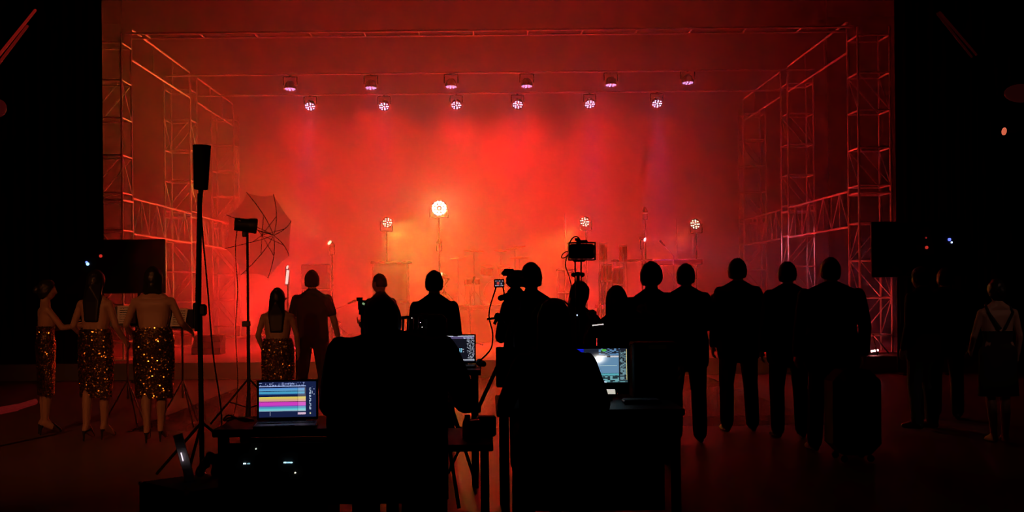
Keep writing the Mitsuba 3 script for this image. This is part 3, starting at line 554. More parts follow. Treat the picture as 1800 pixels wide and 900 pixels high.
        for q in (-1, 1): t += arm(q, g * (0.75 if wear == 'suit' else 0.9), sleeve) if sleeve else [hull((sh[q], 0.052 * R + g), (sh[q] * 0.4 + elb[q] * 0.6, 0.046 * R + g))]
        add('jacket' if wear == 'suit' else 'shirt', soft(union(t).trim_by_plane((0, 0, 1), -9), 0.035 * s, 5), cm)
        add('collar', union([hull((neck + V(0, -0.012, 0.0), 0.062 * R), (neck + V(0, -0.004, 0.035) * s, 0.06 * R))]), cm)
        g = 0.02
        tr = [hull((hip[-1], 0.095 * R + g), (hip[1], 0.095 * R + g), (J(-0.07, 0, 1.02), 0.09 * R + g), (J(0.07, 0, 1.02), 0.09 * R + g))]
        for q in (-1, 1): tr += leg(q, g, 0.032)
        add('trousers', soft(union(tr), 0.04 * s, 5), cm)
        for q in (-1, 1):
            f = union([hull((ank[q] + V(0, -0.01, -0.01), 0.044 * R), (ank[q] + V(0, -0.045, -0.052) * s, 0.03 * R), (ank[q] + V(q * 0.01, 0.07, -0.045) * s, 0.036 * R), (toe(q) + V(0, 0.02, 0) * s, 0.026 * R))])
            add('shoe', soft(f, 0.02, 4), 'm_shoe')
    else:
        g = 0.006; top = {'gown': 1.30, 'sequin': 1.12 if hair != 'bun' else 1.2, 'strap': 1.2}[wear]; hem = {'gown': 0.25, 'sequin': 0.38, 'strap': 0.5}[wear]; fl = {'gown': 0.14, 'sequin': 0.02, 'strap': 0.05}[wear]
        rows = [(1.36, 0.10, 0.078), (1.27, 0.086 * W, 0.098), (1.10, 0.06 * W, 0.088), (0.97, 0.10 * W, 0.104), (0.88, 0.105 * W, 0.098), (0.70, 0.10 * W + fl * 0.5, 0.09), (hem, 0.088 * W + fl, 0.08)]
        rows = [(top, 0.08 * W, 0.094)] + [r for r in rows if r[0] < top - 0.03]
        prof = rows; n = 36; th = np.arange(n) * 2 * np.pi / n; vv = []
        zz = np.linspace(prof[0][0], prof[-1][0], 34); zs = [p[0] for p in prof][::-1]
        from scipy.interpolate import PchipInterpolator
        fx, fr = PchipInterpolator(zs, [p[1] for p in prof][::-1]), PchipInterpolator(zs, [p[2] for p in prof][::-1])
        for z in zz:
            x, r = float(fx(z)), float(fr(z)) + g
            ring = np.stack([(x + r) * np.sign(np.cos(th)) * np.abs(np.cos(th)) ** 0.85 , r * np.sin(th) * 1.0 + up(z), 0 * th + z], 1)
            if z < 0.8: ring[:, 0] *= 1 + 0.03 * np.sin(th * 6 + z * 9)
            vv.append(ring)
        vv = np.array(vv).reshape(-1, 3); m = len(zz); i, j = np.meshgrid(np.arange(m - 1), np.arange(n), indexing='ij'); a = (i * n + j).ravel(); b2 = (i * n + (j + 1) % n).ravel()
        ft = np.vstack([np.stack([a, a + n, b2 + n], 1), np.stack([a, b2 + n, b2], 1)])
        dt = trimesh.Trimesh(vv * s + V(0, 0, heels), ft, process=False)
        if dt.volume < 0: dt.invert()
        dk = add('dress', dt, 'm_dress' if wear == 'sequin' else 'm_cloth')
        if wear == 'sequin':
            pts, fi = trimesh.sample.sample_surface(dt, 4200, seed=int(px)); nn = dt.face_normals[fi] + nrng.normal(0, 0.34, (len(pts), 3)); nn /= np.linalg.norm(nn, axis=1, keepdims=True)
            u = np.cross(nn, [0.1, 0.2, 1]); u /= np.linalg.norm(u, axis=1, keepdims=True); w = np.cross(nn, u); c = pts + dt.face_normals[fi] * 0.003
            q = np.stack([c + 0.0072 * (math.cos(t) * u + math.sin(t) * w) for t in np.arange(6) * math.pi / 3], 1)
            ff = (np.array([[0, 1, 2], [0, 2, 3], [0, 3, 4], [0, 4, 5]])[None] + (np.arange(len(pts)) * 6)[:, None, None]).reshape(-1, 3)
            add('sequins', trimesh.Trimesh(q.reshape(-1, 3), ff, process=False), 'm_gold', False, dk, 'gold sequins', 'stuff')
        if wear == 'strap':
            for q in (-1, 1): add('strap', cat([tube(a, b, 0.013, 8) for a, b in ((J(q * 0.13, -0.075, 1.40), J(q * 0.02, -0.12, 1.22)), (J(q * 0.13, -0.075, 1.40), J(q * 0.125, 0.02, 1.485)))]), 'm_cloth')
        for q in (-1, 1):
            f = [hull((ank[q] + V(0, 0.06, -0.04) * s, 0.03 * R), (toe(q) + V(0, 0.012, 0), 0.024 * R))]
            if heels: f += [hull((ank[q] + V(0, -0.035, -0.055) * s, 0.03 * R), (ank[q] + V(0, 0.06, -0.05) * s, 0.028 * R)), hull((ank[q] + V(0, -0.045, -0.06) * s, 0.016), ((ank[q] + V(0, -0.05, 0))[0], (ank[q] + V(0, -0.05, 0))[1], 0.008), 0.007) if False else hull((ank[q] + V(0, -0.045, -0.06) * s, 0.016), (V(ank[q][0], ank[q][1] - 0.05, 0.008), 0.007))]
            add('shoe', soft(union(f), 0.02, 3), 'm_shoe')
    return k
# ---------------------------------------------------------------- desks, screens, cameras
mat('m_desk', (0.02, 0.016, 0.015), 0.5, 0.0, 0.3)
def table(name, label, x0, x1, y0, y1, z, panel=None):
    t = thing(name, label, 'table'); part(t, 'top', box(((x0 + x1) / 2, (y0 + y1) / 2, z - 0.02), (x1 - x0, y1 - y0, 0.04), bevel=0.006), 'm_desk', False)
    for x in (x0 + 0.05, x1 - 0.05):
        for y in (y0 + 0.05, y1 - 0.05): part(t, 'leg', box((x, y, (z - 0.04) / 2), (0.05, 0.05, z - 0.04)), 'm_black', False)
    if panel: part(t, 'front_panel', box(((panel[0] + panel[1]) / 2, y0 + 0.6, z / 2 - 0.01), (panel[1] - panel[0], 0.02, z - 0.06)), 'm_blackmat', False)
    return t
def texture(fn): return mikit.proc(fn)
def step(a, b, x): return dr.select((x >= a) & (x < b), 1.0, 0.0)
def lit_screen(parent, c, w, h, M, fn, gain, w_=0.6):
    """The lit face of a screen: a flat sheet with the picture on it, uv (0, 0) at its lower left."""
    v = np.array([[-w / 2, -h / 2, 0], [w / 2, -h / 2, 0], [w / 2, h / 2, 0], [-w / 2, h / 2, 0]]) @ np.array(M)[:3, :3].T + c
    uv = np.array([[0, 0], [1, 0], [1, 1], [0, 1.0]])
    g = gain / GAIN
    return part(parent, 'lit_picture', trimesh.Trimesh(v, [[0, 1, 2], [0, 2, 3]], process=False), 'm_black', False, label='glowing picture', uv=uv,
                emitter={'type': 'area', 'radiance': texture(lambda p, n, q: fn(q.x, q.y) * g), 'sampling_weight': w_})
def C(*c): return mi.Color3f(*c)
def pic_tracks(u, v):
    """Rows of coloured sound tracks on dark blue."""
    c = C(0.010, 0.018, 0.075) + 0 * u
    rows = [(0.86, 0.89, (0.35, 0.45, 0.75), 0, 0.82), (0.955, 0.975, (0.3, 0.4, 0.7), 0, 0.05), (0.93, 0.945, (0.2, 0.25, 0.5), 0.38, 0.6), (0.79, 0.825, (0.10, 0.3, 0.75), 0, 0.8), (0.735, 0.79, (0.12, 0.42, 0.75), 0, 0.8), (0.66, 0.72, (0.08, 0.45, 0.72), 0, 0.8), (0.635, 0.655, (0.02, 0.12, 0.4), 0, 0.8),
            (0.52, 0.575, (0.85, 0.70, 0.13), 0, 0.82), (0.475, 0.52, (0.85, 0.52, 0.22), 0, 0.82), (0.445, 0.475, (0.8, 0.38, 0.38), 0, 0.82), (0.425, 0.445, (0.22, 0.02, 0.12), 0, 0.82), (0.33, 0.425, (0.78, 0.06, 0.66), 0, 0.82), (0.30, 0.33, (0.30, 0.08, 0.6), 0, 0.82),
            (0.255, 0.30, (0.10, 0.34, 0.62), 0, 0.82), (0.225, 0.255, (0.12, 0.6, 0.75), 0, 0.82), (0.19, 0.225, (0.22, 0.75, 0.8), 0, 0.82), (0.165, 0.19, (0.3, 0.5, 0.6), 0, 0.82), (0.07, 0.13, (0.8, 0.55, 0.75), 0.68, 0.82)]
    for a, b, col, x0, x1 in rows: c = c + (C(*col) - c) * (step(a, b, v) * step(x0, x1, u))
    c = c + C(0.13, 0.12, 0.10) * (step(0.68, 0.82, u) * step(0.17, 0.83, v)) * 0.8
    c = c * (1 - 0.6 * step(0.675, 0.682, u) * step(0.17, 0.85, v))
    c = c + C(0.4, 0.5, 0.6) * (step(0.875, 0.915, u) * step(0.2, 0.82, v) * step(0.45, 1.0, mikit.cell_rand(u * 60, v * 34)))
    c = c + C(0.5, 0.55, 0.7) * (step(0.93, 0.97, u) * step(0.5, 0.85, v) * step(0.72, 1.0, mikit.cell_rand(u * 50, v * 26, 3)))
    c = c + C(0.6, 0.65, 0.7) * (step(0.19, 0.198, u) * step(0.04, 0.15, v)) + C(0.25, 0.3, 0.5) * (step(0.86, 0.98, v) * step(0.80, 1.0, mikit.cell_rand(u * 90, v * 24, 5)) * step(0.0, 0.8, u))
    return c + C(0.7, 0.7, 0.3) * (step(0.885, 0.91, u) * step(0.075, 0.125, v))
def pic_console(u, v):
    """The control program on the monitor: pale blue centre, dark bars with small fields at the rims."""
    c = C(0.16, 0.33, 0.52) + 0 * u
    c = c + (C(0.015, 0.02, 0.035) - c) * step(0.74, 1.0, v)
    c = c + (C(0.005, 0.012, 0.6) - c) * (step(0.90, 1.0, v) * step(0.0, 0.42, u))
    r = mikit.cell_rand(u * 34, v * 40, 1)
    c = c + C(0.12, 0.28, 0.5) * (step(0.80, 1.0, v) * step(0.62, 0.9, u) * step(0.5, 1, r)) + C(0.7, 0.7, 0.72) * (step(0.74, 0.79, v) * step(0.35, 1, mikit.cell_rand(u * 22, 0, 7)))
    c = c + (C(0.10, 0.6, 0.06) - c) * (step(0.92, 0.98, v) * step(0.66, 0.72, u))
    c = c + (C(0.12, 0.52, 0.6) - c) * step(0.215, 0.27, v)
    c = c + (C(0.02, 0.04, 0.05) - c) * (step(0.27, 0.28, v) + step(0.0, 0.215, v))
    c = c + C(0.16, 0.42, 0.45) * (step(0.02, 0.2, v) * step(0.45, 1, mikit.cell_rand(u * 30, v * 26, 2)))
    c = c + (C(0.75, 0.7, 0.05) - c) * (step(0.08, 0.15, v) * step(0.42, 0.475, u)) + C(0.45, 0.55, 0.65) * (step(0.0, 0.05, v) * step(0.5, 0.72, u))
    c = c + (C(0.02, 0.03, 0.04) - c) * (step(0.885, 1.0, u) * step(0.05, 0.93, v))
    c = c + C(0.16, 0.3, 0.34) * (step(0.90, 0.985, u) * step(0.08, 0.93, v) * step(0.55, 1, mikit.cell_rand(u * 46, v * 34, 4))) + C(0.7, 0.6, 0.2) * (step(0.985, 0.993, u) * step(0.08, 0.98, v))
    a, b = (u - 0.60) * 0.8 + (v - 0.68) * 0.35, (v - 0.68) * 0.5 - (u - 0.60) * 0.45
    c = c + C(2.2, 2.1, 1.9) * dr.exp(-(dr.square(a / 0.085) + dr.square(b / 0.055)))
    return c + C(0.5, 0.55, 0.3) * (step(0.495, 0.505, v) * step(0.58, 0.86, u))
def pic_stage(u, v):
    """Dark drawing program: a pale title bar, small bright figures, side panels."""
    c = C(0.008, 0.008, 0.016) + 0 * u
    c = c + (C(0.72, 0.75, 0.85) - c) * step(0.965, 1.0, v) + (C(0.12, 0.09, 0.22) - c) * step(0.88, 0.965, v)
    c = c + C(0.45, 0.5, 0.6) * (step(0.88, 0.93, v) * step(0.7, 1, u) * step(0.5, 1, mikit.cell_rand(u * 60, v * 40, 1)))
    c = c + C(0.25, 0.7, 0.95) * ((step(0.60, 0.625, u) + step(0.645, 0.67, u)) * step(0.36, 0.52, v)) + C(0.35, 0.35, 0.4) * (step(0.3, 0.62, v) * step(0.42, 0.75, u) * step(0.86, 1, mikit.cell_rand(u * 40, v * 22, 2)))
    c = c + C(0.35, 0.38, 0.45) * (step(0.12, 0.85, v) * step(0.8, 1, u) * step(0.62, 1, mikit.cell_rand(u * 60, v * 30, 3)))
    return c + C(0.6, 0.65, 0.75) * (step(0.045, 0.09, v) * step(0.55, 1, u))
def laptop(label, px0, px1, py0, py1, d, base_z, yaw, pic, gain, notch=False):
    t = thing('laptop', label, 'laptop'); c = P((px0 + px1) / 2, (py0 + py1) / 2, d); w, h = (px1 - px0) / F * d, (py1 - py0) / F * d
    M = trimesh.transformations.euler_matrix(math.pi / 2 - 0.12, 0, yaw, 'sxyz'); n = M[:3, 2]
    lid = box((0, 0, 0), (w + 0.022, h + 0.024, 0.008), bevel=0.003); part(t, 'lid', placed(lid, M, c - n * 0.0048 + M[:3, 1] * -0.002), 'm_metal_dark', False)
    lit_screen(t, c, w, h, M, pic, gain)
    if notch: part(t, 'camera_notch', placed(box((0, 0, 0), (w * 0.12, 0.007, 0.002)), M, c + M[:3, 1] * (h / 2 - 0.003) + n * 0.0015), 'm_black', False)
    lo = c - M[:3, 1] * (h / 2 + 0.014); B = trimesh.transformations.euler_matrix(0, 0, yaw); dw = w + 0.022; dp = 0.225
    f = B[:3, :3] @ V(0, -1, 0); bc = V(lo[0], lo[1], base_z + 0.008) + f * dp / 2
    part(t, 'hinge', tube(lo - B[:3, 0] * dw * 0.3 + V(0, 0, -0.002), lo + B[:3, 0] * dw * 0.3 + V(0, 0, -0.002), 0.006), 'm_metal_dark')
    part(t, 'base', placed(box((0, 0, 0), (dw, dp, 0.015), bevel=0.004), B, bc), 'm_gray', False)
    part(t, 'keyboard', cat([placed(box((0, 0, 0), (dw / 15.5, 0.0135, 0.003)), B, bc + B[:3, 0] * (q - 6) * dw / 14 + f * (-0.075 + r * 0.019) + V(0, 0, 0.009)) for q in range(13) for r in range(5)]), 'm_black', False, kind='stuff')
    part(t, 'touchpad', placed(box((0, 0, 0), (0.1, 0.06, 0.002)), B, bc + f * 0.07 + V(0, 0, 0.0085)), 'm_metal_dark', False)
    return t, c
# left desk with the laptop and the racks under it
LZ = Z(743, 6.0, 500) - 0.016
table('sound_desk', 'black desk carrying the laptop with coloured tracks', X(392, 6.1, .7), X(735, 6.1, .7), 5.85, 6.48, LZ)
laptop('open laptop with rows of pink, yellow and blue tracks', 456, 555, 671, 733, 6.1, LZ, 0.10, pic_tracks, 1.0)
t = thing('equipment_rack', 'black equipment rack with tiny white lights under the laptop', 'rack'); x0, x1 = X(398, 5.75, .4), X(575, 5.75, .4)
part(t, 'case', box(((x0 + x1) / 2, 6.0, 0.335), (x1 - x0, 0.5, 0.64), bevel=0.012), 'm_blackmat', False)
for q in range(4):
    u_ = part(t, 'rack_unit', box(((x0 + x1) / 2, 5.742, 0.62 - q * 0.155), (x1 - x0 - 0.04, 0.016, 0.14)), 'm_blackmat', False)
    for e in (-1, 1): part(u_, 'handle', box(((x0 + x1) / 2 + e * (x1 - x0 - 0.1) / 2, 5.728, 0.62 - q * 0.155), (0.012, 0.02, 0.09)), 'm_black', False)
for px, py, w, c in ((430, 815, 0.014, (1.2, 1.7, 1.9)), (437, 815, 0.012, (0.25, 0.5, 0.6)), (501, 813, 0.014, (0.9, 1.5, 1.8)), (507, 813, 0.014, (0.5, 1.0, 1.2)), (512, 813, 0.012, (0.7, 1.2, 1.4)), (519, 831, 0.007, (1.5, 1.5, 1.3)), (450, 789, 0.006, (0.9, 1.0, 0.9))):
    part(t, 'indicator', box(P(px, py, 5.728), (w, 0.008, 0.006)), 'm_black', False, emitter=emit(*c))
solo('cable_bundle', cat([wire([P(392 + q * 3, 739 + q, 6.1), P(408, 731 + 3 * q, 6.05 + 0.03 * q), P(424, 739 - 2 * q, 6.1), P(446, 738 + q, 6.12)], 0.005) for q in range(3)]), 'm_drum', 'loose red-lit cables beside the laptop with coloured tracks', 'cable')
# low flight case with a leaning board
t = thing('flight_case', 'low black flight case with metal corners at the bottom left', 'case'); A, B_ = P(247, 846, 6.6), P(312, 852, 6.3); zt = A[2]
cc = (A + B_) / 2; rz = math.atan2(B_[1] - A[1], B_[0] - A[0]); L1 = np.linalg.norm((B_ - A)[:2]); nrm = V(-math.sin(rz), math.cos(rz), 0); cb = V(cc[0], cc[1], 0) + nrm * 0.21 + V(math.cos(rz), math.sin(rz), 0) * 0.05
part(t, 'body', box(cb + V(0, 0, zt / 2), (L1 + 0.1, 0.42, zt - 0.004), rz=rz, bevel=0.01), 'm_blackmat', False)
for e, f in ((-1, -1), (1, -1), (-1, 1), (1, 1)):
    c = cb + V(math.cos(rz), math.sin(rz), 0) * e * (L1 + 0.1) / 2 + nrm * f * 0.21
    part(t, 'corner', placed(trimesh.creation.icosphere(2, 0.013), np.eye(4), c + V(0, 0, zt - 0.012)), 'm_chrome'); part(t, 'edge', tube(c + V(0, 0, 0.01), c + V(0, 0, zt - 0.02), 0.007, 6), 'm_metal_dark')
a, b = P(316, 768, 6.7), P(331, 842, 6.55); t = thing('leaning_board', 'thin upright board catching red light on the flight case', 'board'); M = frame_of(V(0.15, -1, 0.1), a - b)
part(t, 'sheet', placed(box((0, 0, 0), (0.055, np.linalg.norm(a - b), 0.006), bevel=0.002), M, (a + b) / 2), 'm_white', False); part(t, 'light', placed(box((0, 0, 0), (0.007, 0.05, 0.003)), M, P(320, 803, 6.6)), 'm_paper', False, label='small white glint as a glowing slot', emitter=emit(1.3, 1.1, 1.3))  # the white glint is put in as a small glowing slot
solo('crumpled_bag', soft(union([hull((P(352 + q * 9, 830 - (q % 3) * 14, 6.7 + 0.02 * q), 0.03), (P(360 + q * 7, 812 - (q % 2) * 10, 6.75), 0.018)) for q in range(4)]), 0.02, 2), 'm_metal_dark', 'small dark crumpled bag right of the leaning board', 'bag')
# middle table with the second laptop
MZ = Z(641, 8.9, 800) - 0.012
table('side_table', 'dark table carrying the notched laptop', X(700, 9.0, .8), X(846, 9.0, .8), 8.45, 9.15, MZ)
laptop('open laptop with a dark drawing program beyond the seated man', 768, 834, 590, 636, 8.9, MZ, -0.03, pic_stage, 1.0, True)
solo('computer_mouse', soft(hull((P(843, 637, 8.85), 0.03), (P(850, 640, 8.8), 0.022)), 0.01, 3), 'm_black', 'black mouse at the right of the notched laptop', 'mouse')
# the seated man's low table and things on it
table('low_table', 'low dark table right of the seated man', X(715, 6.9, .7), X(866, 6.9, .7), 6.5, 7.3, Z(782, 6.5, 800))
for px, py, d, w, lab in ((855, 762, 6.9, 0.12, 'black box on the low table beside the tripod'), (835, 770, 6.7, 0.07, 'small black pouch on the low table')):
    p = P(px, py, d); z0 = Z(782, 6.5, 800); solo('small_box', box((p[0], d, z0 + 0.06), (w, 0.1, 0.12), bevel=0.012), 'm_black', lab, 'box', smooth=False)
solo('metal_bottle', placed(lathe([(0, 0), (0.03, 0), (0.032, 0.01), (0.032, 0.09), (0.018, 0.12), (0.016, 0.14), (0, 0.14)], 16), np.eye(4), V(X(822, 6.8, .6), 6.8, Z(782, 6.5, 800))), 'm_brass', 'small bottle glinting orange on the low table', 'bottle')
# right console desk
CZ = 0.735
table('console_desk', 'long dark console desk under the bright monitor', X(872, 7.0, .7), X(1192, 7.0, .7), 6.75, 7.75, CZ, (X(905, 6.9, .4), X(1188, 6.9, .4)))
def monitor(label, px0, px1, py0, py1, d, pic=None, gain=1.0):
    t = thing('monitor', label, 'monitor'); c = P((px0 + px1) / 2, (py0 + py1) / 2, d); w, h = (px1 - px0) / F * d, (py1 - py0) / F * d; M = frame_of((0, -1, 0.04))
    if M[0, 0] < 0: M[:3, 0] *= -1; M[:3, 1] *= -1
    part(t, 'case', placed(box((0, 0, 0), (w + 0.03, h + 0.035, 0.035), bevel=0.008), M, c - M[:3, 2] * 0.02), 'm_black', False)
    if pic: lit_screen(t, c, w, h, M, pic, gain)
    else: part(t, 'panel', placed(box((0, 0, 0), (w, h, 0.002)), M, c - M[:3, 2] * 0.001), 'm_shoe', False)
    part(t, 'neck', box((c[0], c[1] + 0.05, (c[2] + CZ) / 2 - 0.02), (0.06, 0.02, c[2] - CZ - 0.02)), 'm_black', False); part(t, 'base', box((c[0], c[1] + 0.02, CZ + 0.008), (0.26, 0.2, 0.015), bevel=0.004), 'm_gray', False)
    return t, c, w, h, M
t, c, w, h, M = monitor('bright monitor with a pale blue control program', 971, 1103, 613, 673, 7.45, pic_console, 1.0)
dg = meshkit.text_mesh('32.6', 0.021, 0.0008, True); dg.apply_translation([0.015 + 0.04 - w * 0.0, 0, 0])
dg = meshkit.text_mesh('32.6', 0.020, 0.0008, True); part(t, 'digits', placed(dg, M, c + M[:3, 0] * (-w * 0.17) + M[:3, 1] * h * 0.30 + M[:3, 2] * 0.001), 'm_black', False, label='green digits 32.6', emitter=emit(0.10, 0.75, 0.08))
monitor('unlit black monitor left of the bright monitor', 876, 962, 614, 676, 7.5)
t = thing('black_case', 'black upright case with a dull gold strip, right of the bright monitor', 'case'); x0, x1 = X(1112, 7.4), X(1192, 7.4); z1 = Z(602, 7.4, 1150)
part(t, 'body', box(((x0 + x1) / 2, 7.5, (CZ + z1) / 2), (x1 - x0, 0.2, z1 - CZ), bevel=0.01), 'm_black', False); part(t, 'gold_strip', box(P(1156, 610, 7.39), (0.115, 0.006, 0.024)), 'm_goldlabel', False, label='dull gold strip')
t = thing('tablet', 'small tablet glowing white under the bright monitor', 'tablet'); c = P(1066, 688.5, 7.25); part(t, 'case', box(c + V(0, 0.012, -0.004), (0.125, 0.012, 0.05), rx=-0.9, bevel=0.003), 'm_black', False); part(t, 'lit_screen', box(c, (0.112, 0.003, 0.042), rx=-0.9), 'm_black', False, emitter=emit(0.75, 0.7, 0.6, w=2)); part(t, 'rest', box((c[0], c[1] + 0.03, (CZ + c[2]) / 2 - 0.008), (0.08, 0.03, max(c[2] - CZ - 0.016, 0.006))), 'm_black', False)
t = thing('control_keyboard', 'dark keyboard on the console desk right of the tablet', 'keyboard'); part(t, 'body', box((X(1125, 7.1), 7.1, CZ + 0.012), (0.22, 0.14, 0.022), bevel=0.006), 'm_black', False)
part(t, 'keys', cat([box((X(1125, 7.1) - 0.095 + q * 0.0175, 7.05 + r * 0.025, CZ + 0.025), (0.014, 0.02, 0.006)) for q in range(12) for r in range(5)]), 'm_gray', False, kind='stuff')
# video camera on its tripod
def tripod(t, c, zt, spread, d, a0=0.2, r=0.016):
    part(t, 'centre_column', tube((c[0], d, zt - 0.45), (c[0], d, zt), 0.02), 'm_black'); part(t, 'spider', trimesh.creation.icosphere(2, 0.05).apply_translation([c[0], d, zt - 0.12]), 'm_black')
    for q in range(3):
        a = a0 + q * 2.094; f = V(c[0] + spread * math.cos(a), d + spread * math.sin(a), 0.018); k = V(c[0], d, zt - 0.12); m = k * 0.45 + f * 0.55
        part(t, 'leg', cat(tube(k, m, r), tube(m, f, r * 0.75), box(m, (0.05, 0.05, 0.06), bevel=0.01)), 'm_black')
VD = 8.6; t = thing('video_camera', 'black video camera on a tripod with a small lit side screen', 'video camera'); c = P(905, 493, VD)
part(t, 'body', box(c, (0.13, 0.34, 0.105), bevel=0.03), 'm_black', False); part(t, 'lens', tube(c + V(0, 0.17, 0), c + V(0, 0.32, 0), 0.05, 20, 0.06), 'm_black')
part(t, 'viewfinder', cat(tube(P(925, 497, VD - 0.2), P(905, 492, VD - 0.1), 0.036, 14), box(P(924, 496, VD - 0.22), (0.06, 0.06, 0.08), bevel=0.02)), 'm_black', False)
part(t, 'top_handle', cat(box(P(900, 480, VD), (0.16, 0.24, 0.04), bevel=0.015), box(P(898, 484, VD), (0.06, 0.26, 0.07), bevel=0.02)), 'm_black', False); part(t, 'microphone', cat(tube(P(887, 476.5, VD + 0.05), P(902, 476.5, VD + 0.02), 0.017, 12), tube(P(895, 477, VD), P(898, 484, VD), 0.012, 8)), 'm_black')
s = part(t, 'side_screen', box(P(877.5, 498, VD - 0.1), (0.075, 0.012, 0.062), bevel=0.003), 'm_black', False)
lit_screen(s, P(877.5, 498, VD - 0.108), 0.062, 0.048, frame_of((0, -1, 0)) if frame_of((0, -1, 0))[0, 0] > 0 else frame_of((0, -1, 0)) @ np.diag([-1, -1, 1, 1]), lambda u, v: C(0.02, 0.015, 0.03) + C(0.5, 0.45, 0.5) * ((step(0.78, 0.92, v) + step(0.06, 0.2, v)) * step(0.35, 1, mikit.cell_rand(u * 11, v * 4))) + C(0.8, 0.06, 0.03) * (step(0.3, 0.7, v) * step(0.2, 0.52, u)) + C(0.4, 0.4, 0.5) * (step(0.3, 0.6, v) * step(0.68, 0.82, u)), 0.8, 0.2)
part(t, 'fluid_head', cat(box(P(906, 515, VD), (0.12, 0.16, 0.09), bevel=0.03), tube(P(906, 512, VD), P(906, 545, VD), 0.055, 16, 0.045), box(P(895, 523, VD), (0.12, 0.05, 0.03), bevel=0.01)), 'm_black', False)
part(t, 'grip_handle', cat(hull_tri((P(880, 524, VD - 0.1), 0.022), (P(893, 520, VD - 0.1), 0.026)), tube(P(893, 520, VD - 0.1), P(905, 517, VD), 0.012)), 'm_black'); part(t, 'hand_grip', hull_tri((P(893, 530, VD - 0.1), 0.022), (P(903, 533, VD - 0.05), 0.03)), 'm_black')
part(t, 'focus_gear', cat(placed(trimesh.creation.icosphere(2, 0.045), np.eye(4), P(890, 548, VD - 0.1)), box(P(875, 556, VD - 0.1), (0.05, 0.03, 0.05), ry=0.5, bevel=0.01), tube(P(856, 561, VD - 0.1), P(884, 558, VD - 0.1), 0.008), tube(P(869, 570, VD - 0.1), P(876, 555, VD - 0.1), 0.012), tube(P(882, 556, VD - 0.1), P(906, 545, VD), 0.014), tube(P(886, 562, VD - 0.1), P(895, 572, VD - 0.05), 0.012)), 'm_black')
part(t, 'pan_bar', tube(P(906, 530, VD), P(888, 608, VD - 0.4), 0.013), 'm_black'); tripod(t, P(906, 545, VD), P(906, 548, VD)[2], 0.62, VD, 2.6)
part(t, 'screen_cable', wire([P(872, 504, VD - 0.1), P(864, 530, VD - 0.1), P(860, 560, VD - 0.1), P(866, 585, VD - 0.1), P(866, 600, VD - 0.1), P(858, 620, VD), P(842, 636, VD)], 0.0055), 'm_black'); part(t, 'cable', wire([P(884, 504, VD - 0.1), P(887, 530, VD - 0.1), P(884, 548, VD - 0.1), P(879, 568, VD - 0.1), P(887, 590, VD - 0.1), P(884, 600, VD - 0.1)], 0.0055), 'm_black')
# camera on two rods
RD = 8.75; t = thing('rod_camera', 'black camera on two upright rods above a tripod', 'camera'); c = P(1022, 442, RD)
part(t, 'body', box(c, (0.185, 0.09, 0.115), bevel=0.012), 'm_black', False); part(t, 'frame', cat(box(c + V(0, -0.02, 0.066), (0.2, 0.1, 0.008)), box(c + V(0, -0.02, -0.066), (0.2, 0.1, 0.008)), box(c + V(-0.1, -0.02, 0), (0.008, 0.1, 0.135)), box(c + V(0.1, -0.02, 0), (0.008, 0.1, 0.135))), 'm_metal_dark', False)
part(t, 'top_clamp', cat(box(P(1017, 427, RD), (0.035, 0.04, 0.05), bevel=0.01), box(P(1023, 424, RD), (0.085, 0.03, 0.016), bevel=0.005), box(P(1014, 421, RD), (0.03, 0.03, 0.02))), 'm_black', False)
part(t, 'foot_plate', box(P(1018, 458, RD), (0.09, 0.06, 0.02), bevel=0.006), 'm_black', False)
for px in (1011, 1021.5): part(t, 'rod', tube(P(px, 459, RD), P(px, 500, RD), 0.0055), 'm_metal_dark')
part(t, 'rod_clamp', cat(box(P(1016, 482, RD), (0.055, 0.04, 0.025), bevel=0.006), placed(trimesh.creation.icosphere(2, 0.018), np.eye(4), P(1008, 483, RD)), placed(trimesh.creation.icosphere(2, 0.018), np.eye(4), P(1024, 483, RD)), tube(P(1016, 478, RD), P(1016, 500, RD), 0.014)), 'm_black', False)
part(t, 'column', tube(P(1016, 495, RD), P(1016, 610, RD - 0.02), 0.02, 10), 'm_black'); part(t, 'cable', wire([P(1000, 442, RD), P(1001, 428, RD), P(1011, 416, RD), P(1020, 422, RD)], 0.0045), 'm_black'); part(t, 'hanging_cable', wire([P(1000, 444, RD), P(990, 446, RD), P(987, 453, RD), P(994, 452, RD), P(999, 446, RD), P(994, 462, RD), P(997, 476, RD), P(1002, 492, RD), P(1006, 510, RD)], 0.004), 'm_black')
part(t, 'indicator', placed(trimesh.creation.icosphere(1, 0.006), np.eye(4), P(1014.5, 554, RD - 0.03)), 'm_black', emitter=emit(1.2, 1.5, 2.0)); tripod(t, P(1016, 590, RD), P(1016, 600, RD)[2], 0.36, RD, 1.2)
# ribbed camera hood beside the seated man
HD = 7.9; t = thing('ribbed_hood', 'black ribbed camera hood with red light between its slats', 'camera hood'); a, b = P(700, 573, HD), P(734, 569, HD)
for q in range(5): f = q / 4.0; p = a * (1 - f) + b * f; part(t, 'slat', box(p, (0.011, 0.07, 0.115 - 0.006 * abs(q - 2)), ry=0.06), 'm_black', False)
part(t, 'rail', cat(tube(P(690, 561, HD), P(752, 553, HD), 0.011), tube(P(690, 587, HD), P(742, 579, HD), 0.009)), 'm_black'); part(t, 'body', box(P(765, 578, HD), (0.16, 0.14, 0.2), bevel=0.03), 'm_black', False)
for px, py in ((742, 575), (739, 567), (724, 559)): part(t, 'indicator', placed(trimesh.creation.icosphere(1, 0.004), np.eye(4), P(px, py, HD - 0.07)), 'm_black', emitter=emit(0.9, 0.9, 1.0))  # glints on the rim, put in as tiny glowing beads
tripod(t, P(765, 600, HD), P(765, 600, HD)[2], 0.45, HD, 0.9)
